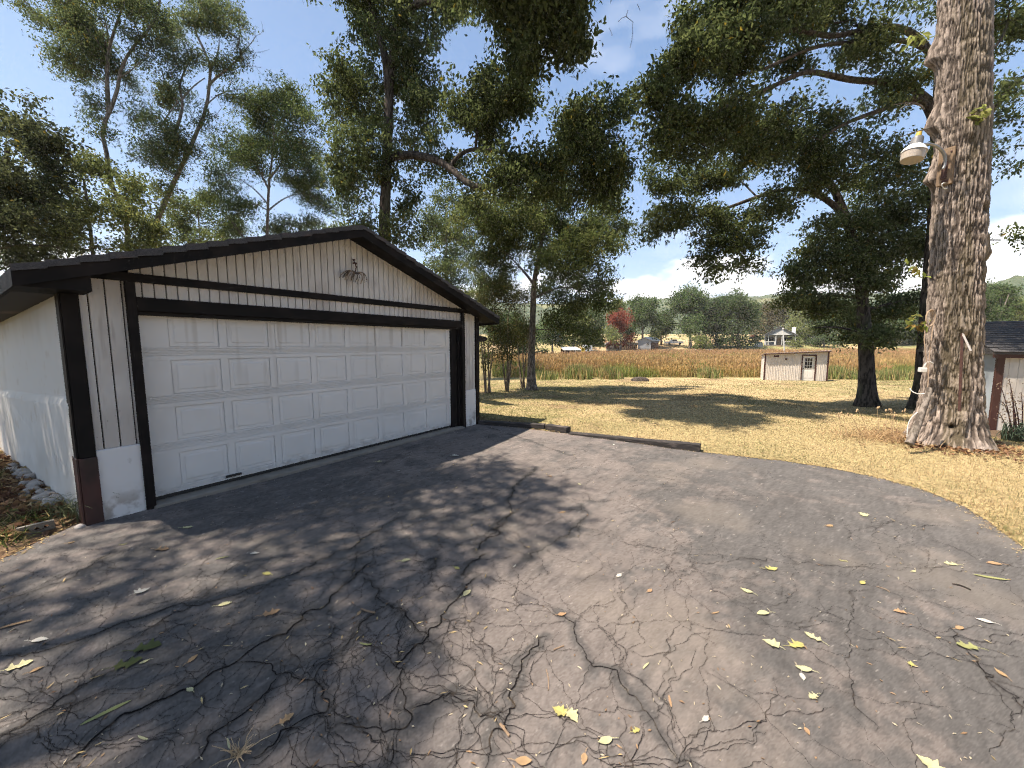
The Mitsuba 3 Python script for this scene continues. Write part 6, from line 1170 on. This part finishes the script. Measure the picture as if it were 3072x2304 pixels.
far_tree('dark green tree hidden by the big oak trunk', 972, 300, 18, 22, 55, FD, 226, 345)
for i, (x, yt) in enumerate(((880, 325), (905, 322), (930, 318))): far_tree(('green tree beyond the field behind the spreading oak crown', 'green tree beyond the field left of the big oak', 'green tree beyond the field hidden behind the big oak')[i], x, yt, 16, 16, 120, FG, 230 + i, 346)
def hbox(c, yaw, w, d, h, ro, ov=0.3, along='x'):
    """walls and gabled roof of a small house; the gable faces the viewer when along == 'x'."""
    F = face_frame(c, yaw); walls = prism([F(0, 0, 0), F(w, 0, 0), F(w, 0, h), F(w / 2, 0, h + ro), F(0, 0, h)], -F.b * d) if along == 'x' else prism([F(0, 0, 0), F(0, -d, 0), F(0, -d, h), F(0, -d / 2, h + ro), F(0, 0, h)], F.a * w)
    if along == 'x':
        k = ro / (w / 2); t = 0.15
        rf = cat([prism([F(-ov, ov, h - k * ov), F(w / 2, ov, h + ro), F(w / 2, ov, h + ro + t), F(-ov, ov, h - k * ov + t)], -F.b * (d + 2 * ov)), prism([F(w / 2, ov, h + ro), F(w + ov, ov, h - k * ov), F(w + ov, ov, h - k * ov + t), F(w / 2, ov, h + ro + t)], -F.b * (d + 2 * ov))])
    else:
        k = ro / (d / 2); t = 0.15
        rf = cat([prism([F(-ov, ov, h - k * ov), F(-ov, -d / 2, h + ro), F(-ov, -d / 2, h + ro + t), F(-ov, ov, h - k * ov + t)], F.a * (w + 2 * ov)), prism([F(-ov, -d / 2, h + ro), F(-ov, -d - ov, h - k * ov), F(-ov, -d - ov, h - k * ov + t), F(-ov, -d / 2, h + ro + t)], F.a * (w + 2 * ov))])
    return F, walls, rf
def seat(x, y, Y): c = at(x, y, Y); c[2] = min(c[2], tz(c[0], c[1]) + 3); return c
# porch house
Y = 116; c = at(764, 345.2, Y); s = Y / FOC; w = 25 * s; h = 10.2 * s
hk = thing('porch_house', 'small grey house with a screened front porch and white chimney beyond the field', 'house')
F, wl_, rf_ = hbox(c, -0.58, w, 9, h, 7.6 * s, 0.5)
part(hk, 'wall', cat([F.box(0, w, -9, -2.4, 0, h), prism([F(0, -0.02, h - 0.1), F(w, -0.02, h - 0.1), F(w / 2, -0.02, h + 7.5 * s)], -F.b * 2.4)]), 'grey_siding')
part(hk, 'roof', rf_, 'house_roof')
part(hk, 'gable', prism([F(w * 0.2, 0.12, h - 0.1), F(w * 0.86, 0.12, h - 0.1), F(w * 0.53, 0.12, h + 4.6 * s)], -F.b * 0.12), 'pale_siding', label='pale porch gable')
part(hk, 'chimney', cat([F.box(w * 0.88, w, -2.6, -1.4, h + 0.2, h + 7.3 * s)]), 'car_white')
part(hk, 'base', F.box(-0.1, w + 0.1, -9, 0.1, -3.5, 0.12), 'concrete')
for u in (0.0, 0.12, 0.36, 0.56, 0.98): part(hk, 'post', F.box(w * u, w * u + 0.22, -0.25, -0.02, 0.12, h - 0.1), 'pale_siding')
for u0, u1 in ((0.02, 0.36), (0.62, 0.98)):
    part(hk, 'railing', cat([F.box(w * u0, w * u1, -0.2, -0.08, 0.95, 1.15)] + [F.box(w * (u0 + (u1 - u0) * t), w * (u0 + (u1 - u0) * t) + 0.35, -0.2, -0.08, 0.15, 0.95) for t in (0, 0.9)]), 'pale_siding')
    part(hk, 'window', F.box(w * u0 + 0.4, w * u1 - 0.4, -2.42, -2.36, 1.2, 2.4), 'dark_glass')
part(hk, 'door', F.box(w * 0.42, w * 0.55, -2.42, -2.33, 0.15, 2.3), 'weathered_wood'); part(hk, 'steps', F.box(w * 0.41, w * 0.56, 0.0, 1.2, -2.5, 0.05), 'weathered_wood')
fp = thing('flagpole', 'bare white flagpole leaning slightly before the porch house', 'pole'); b, t = at(785.2, 353, 70), at(783, 329, 70); b[2] = tz(b[0], b[1])
part(fp, 'pole', sweep([b, t], [0.11, 0.07], 8), 'white_plastic', smooth=60); part(fp, 'finial', trimesh.creation.icosphere(1, 0.13).apply_translation(t), 'white_plastic')
tn = thing('tent', 'pale green white tent beside the porch house', 'tent'); c = at(757.5, 346.2, 112); k = 1.55
put(tn, prism([c + V(0, 0, -0.6), c + V(1.6, 0, -0.6), c + V(1.6, 0, 1.0), c + V(0.9, 0, 1.3)], V(0, 2.4, 0)), 'boat_grey')
# grey gabled house with white roofed wing and fences
Y = 104; s = Y / FOC
hk = thing('grey_house', 'grey gabled house with a white framed window beyond the field', 'house'); c = at(637.5, 348.6, Y); F, wl_, rf_ = hbox(c, -0.33, 12.5 * s, 8, 7.8 * s, 2.7 * s, 0.35)
part(hk, 'wall', wl_, 'grey_siding'); part(hk, 'roof', rf_, 'house_roof'); part(hk, 'base', F.box(-0.05, 12.6 * s, -8, 0.05, -2.5, 0.05), 'concrete')
wd_ = part(hk, 'window', cat([F.box(8.0 * s, 10.8 * s, 0, 0.06, 3.0 * s, 6.2 * s)]), 'pale_siding')
for i in range(2):
    for j in range(2): part(wd_, 'pane', F.box((8.25 + i * 1.25) * s, (9.3 + i * 1.25) * s, 0.05, 0.08, (3.3 + j * 1.45) * s, (4.55 + j * 1.45) * s), 'dark_glass')
part(hk, 'porch_roof', F.box(-4 * s, 0, -4, 0.6, 6.2 * s, 6.9 * s), 'metal_roof_white')
hk = thing('white_roofed_wing', 'low building with a bright white metal roof right of the grey house', 'building'); c = at(649.5, 345.5, 112); s = 112 / FOC; F, wl_, rf_ = hbox(c, 0.04, 9 * s, 6, 4.8 * s, 3.2 * s, 0.4, 'y')
part(hk, 'wall', wl_, 'grey_siding'); part(hk, 'roof', rf_, 'metal_roof_white'); part(hk, 'base', F.box(0, 9 * s, -6, 0.02, -2.5, 0.05), 'concrete')
def fence(lb, x0, x1, y0, y1, Y, hpx):
    a, b = at(x0, y1, Y), at(x1, y1, Y); h = hpx * Y / FOC; n = max(4, int((b[0] - a[0]) / 0.5)); k = thing('board_fence', lb, 'fence')
    for i in range(n):
        p = a + (b - a) * i / n; q = a + (b - a) * (i + 0.92) / n; g = tz(p[0], p[1])
        part(k, 'board', hexa([V(p[0], p[1], g - 0.3), V(q[0], q[1], g - 0.3), V(q[0], q[1] + 0.05, g - 0.3), V(p[0], p[1] + 0.05, g - 0.3), V(p[0], p[1], max(p[2], g) + h), V(q[0], q[1], max(p[2], g) + h), V(q[0], q[1] + 0.05, max(p[2], g) + h), V(p[0], p[1] + 0.05, max(p[2], g) + h)]), 'fence_brown')
fence('long dark brown board fence left of the grey house', 613, 637, 343, 349.2, 106, 4.6)
fence('short brown board fence right of the grey house', 650.5, 658.5, 342, 347.5, 105, 5.0)
hk = thing('brown_house', 'low dark house with a grey roof behind the pale tree trunk', 'house'); c = at(607, 349, 101); s = 101 / FOC; F, wl_, rf_ = hbox(c, -0.2, 11 * s, 7, 5.2 * s, 3.4 * s, 0.4, 'x')
part(hk, 'wall', wl_, 'fence_brown'); part(hk, 'roof', rf_, 'house_roof'); part(hk, 'base', F.box(0, 11 * s, -7, 0.02, -2.5, 0.05), 'concrete'); part(hk, 'window', F.box(3 * s, 5 * s, 0, 0.05, 1.5 * s, 3.4 * s), 'pale_siding')
# carport, camper
cp_ = thing('carport', 'open carport with a white roof at the left of the far houses', 'carport'); Y = 84; s = Y / FOC; a = at(564, 354.6, Y); F = face_frame(a, 0.03); w = 17 * s
part(cp_, 'roof', prism([F(-0.2, 0.3, 4.4 * s), F(w, 0.3, 4.4 * s), F(w - 0.3, -4.5, 7.0 * s), F(0, -4.5, 7.0 * s)], V(0, 0, 0.12)), 'metal_roof_white')
for u in (0.02, 0.34, 0.66, 0.98): part(cp_, 'post', F.box(w * u, w * u + 0.14, 0, 0.14, -2, 4.4 * s), 'pale_siding')
part(cp_, 'back_wall', F.box(0, w, -4.6, -4.5, -2, 5.5 * s), 'fence_brown')
cm = thing('camper', 'white camper with dark windows and a yellow sign beside it', 'camper'); Y = 88; s = Y / FOC; a = at(584, 354, Y); F = face_frame(a, 0.02)
part(cm, 'body', F.box(0, 8.4 * s, -2.3, 0, 0.45, 9 * s, 0.15), 'car_white'); 
for u in (1.0, 4.4): part(cm, 'window', F.box(u * s, (u + 2.2) * s, 0.0, 0.03, 5.2 * s, 7.4 * s), 'dark_glass')
for u in (1.6, 6.4): part(cm, 'wheel', lathe([(0, 0.12), (0.33, 0.10), (0.36, 0), (0.33, -0.1), (0, -0.12)], F(u * s, -0.1, 0.36), F.b, 16), 'tyre')
sg = thing('yard_sign', 'small yellow sign standing left of the camper', 'sign'); a = at(581.2, 352, 86); 
lp = cat([sweep([a + V(0.1 + i * 0.6, 0.04, -1.6), a + V(0.1 + i * 0.6, 0.04, 0.02)], 0.03, 5) for i in range(2)]); part(sg, 'board', hexa([a, a + V(0.8, 0, 0), a + V(0.8, 0.08, 0), a + V(0, 0.08, 0), a + V(0, 0, 0.95), a + V(0.8, 0, 0.95), a + V(0.8, 0.08, 0.95), a + V(0, 0.08, 0.95)]), 'sign_yellow'); part(sg, 'posts', lp, 'weathered_wood')
# pickup, tractor, boats
pk = thing('pickup_truck', 'white pickup truck parked under the trees right of the grey house', 'pickup'); Y = 112; a = at(669.5, 344.9, Y); F = face_frame(a, -0.05); K = 1.0
body = Polygon([(0, .45), (0, .95), (.15, 1.0), (1.5, 1.05), (2.1, 1.6), (3.2, 1.62), (3.5, 1.05), (5.2, 1.05), (5.25, .45)])
bm = trimesh.creation.extrude_polygon(body, 1.8, engine='earcut'); v = bm.vertices; bm = trimesh.Trimesh(F.o - F.a * 1.0 + v[:, :1] * F.a * 0.95 + v[:, 1:2] * V(0, 0, 1) - v[:, 2:3] * F.b, bm.faces, process=False)
if bm.volume < 0: bm.invert()
part(pk, 'body', bm, 'car_white'); part(pk, 'side_window', prism([F(0.62, 0.01, 1.12), F(2.15, 0.01, 1.12), F(1.95, 0.01, 1.52), F(1.05, 0.01, 1.52)], F.b * 0.02), 'dark_glass')
for u in (-0.05, 2.95): part(pk, 'wheel', lathe([(0, 0.1), (0.32, 0.08), (0.36, 0), (0.32, -0.1), (0, -0.1)], F(u, 0.0, 0.36), F.b, 16), 'tyre')
tr = thing('tractor', 'dark red tractor on the slope left of the porch house', 'tractor'); Y = 140; a = at(751, 339, Y); F = face_frame(a, 0.0)
part(tr, 'hood', F.box(0.3, 1.6, -0.9, -0.3, 0.8, 1.35, 0.1), 'tractor_red'); part(tr, 'seat', cat([F.box(1.6, 2.1, -0.9, -0.3, 0.8, 1.0), F.box(2.0, 2.15, -0.9, -0.3, 0.9, 1.5), sweep([F(1.55, -0.6, 1.2), F(1.55, -0.6, 2.0)], 0.03, 5)]), 'black_iron')
for u, r in ((0.4, 0.45), (1.9, 0.78)):
    for wv in (-0.1, -1.1): part(tr, 'wheel', lathe([(0, 0.12), (r * 0.9, 0.14), (r, 0.05), (r, -0.05), (r * 0.9, -0.14), (0, -0.12)], F(u, wv, r), F.b, 18), 'tyre')
for i, (x, y, L, lb) in enumerate(((687.5, 352.4, 3.2, 'left flat grey boat lying at the far edge of the field'), (700, 352.2, 3.0, 'right low boat with a pale rim at the far edge of the field'))):
    bt = thing('boat', lb, 'boat'); a = at(x, y, 92); g = [(-0.0, 0), (0.1, 0.45), (L * 0.75, 0.5), (L, 0.62), (L * 0.85, 0.1), (L * 0.8, 0)]
    hull = prism([a + V(u, 0, z) for u, z in g], V(0, 1.3, 0)); part(bt, 'hull', hull, 'boat_grey'); part(bt, 'rim', prism([a + V(0.08, -0.04, 0.44), a + V(L * 0.98, -0.04, 0.62), a + V(L * 0.98, -0.04, 0.72), a + V(0.08, -0.04, 0.53)], V(0, 1.38, 0)), 'white_plastic')
rf = thing('white_roof_trailer', 'low trailer with a white roof among the trees right of the porch house', 'trailer'); a = at(816.5, 342, 122); F = face_frame(a, 0.02); s = 122 / FOC
part(rf, 'body', F.box(0, 10 * s, -2.5, 0, -1, 4 * s), 'pale_siding'); part(rf, 'roof', F.box(-0.3, 10 * s + 0.3, -2.8, 0.3, 4 * s, 5.2 * s), 'metal_roof_white')

# ---------------------------------------------------------------- summer haze
scene['haze_air'] = {'type': 'homogeneous', 'albedo': {'type': 'rgb', 'value': [0.95, 0.95, 0.95]}, 'sigma_t': HAZE}
labels['haze'] = {'label': 'thin summer haze over the valley', 'kind': 'stuff'}
scene['haze'] = {'type': 'cube', 'to_world': T4().translate([0, 320, 58]).scale([900, 650, 63]), 'bsdf': {'type': 'null'}, 'interior': {'type': 'ref', 'id': 'haze_air'}}
scene['camera']['medium'] = {'type': 'ref', 'id': 'haze_air'}
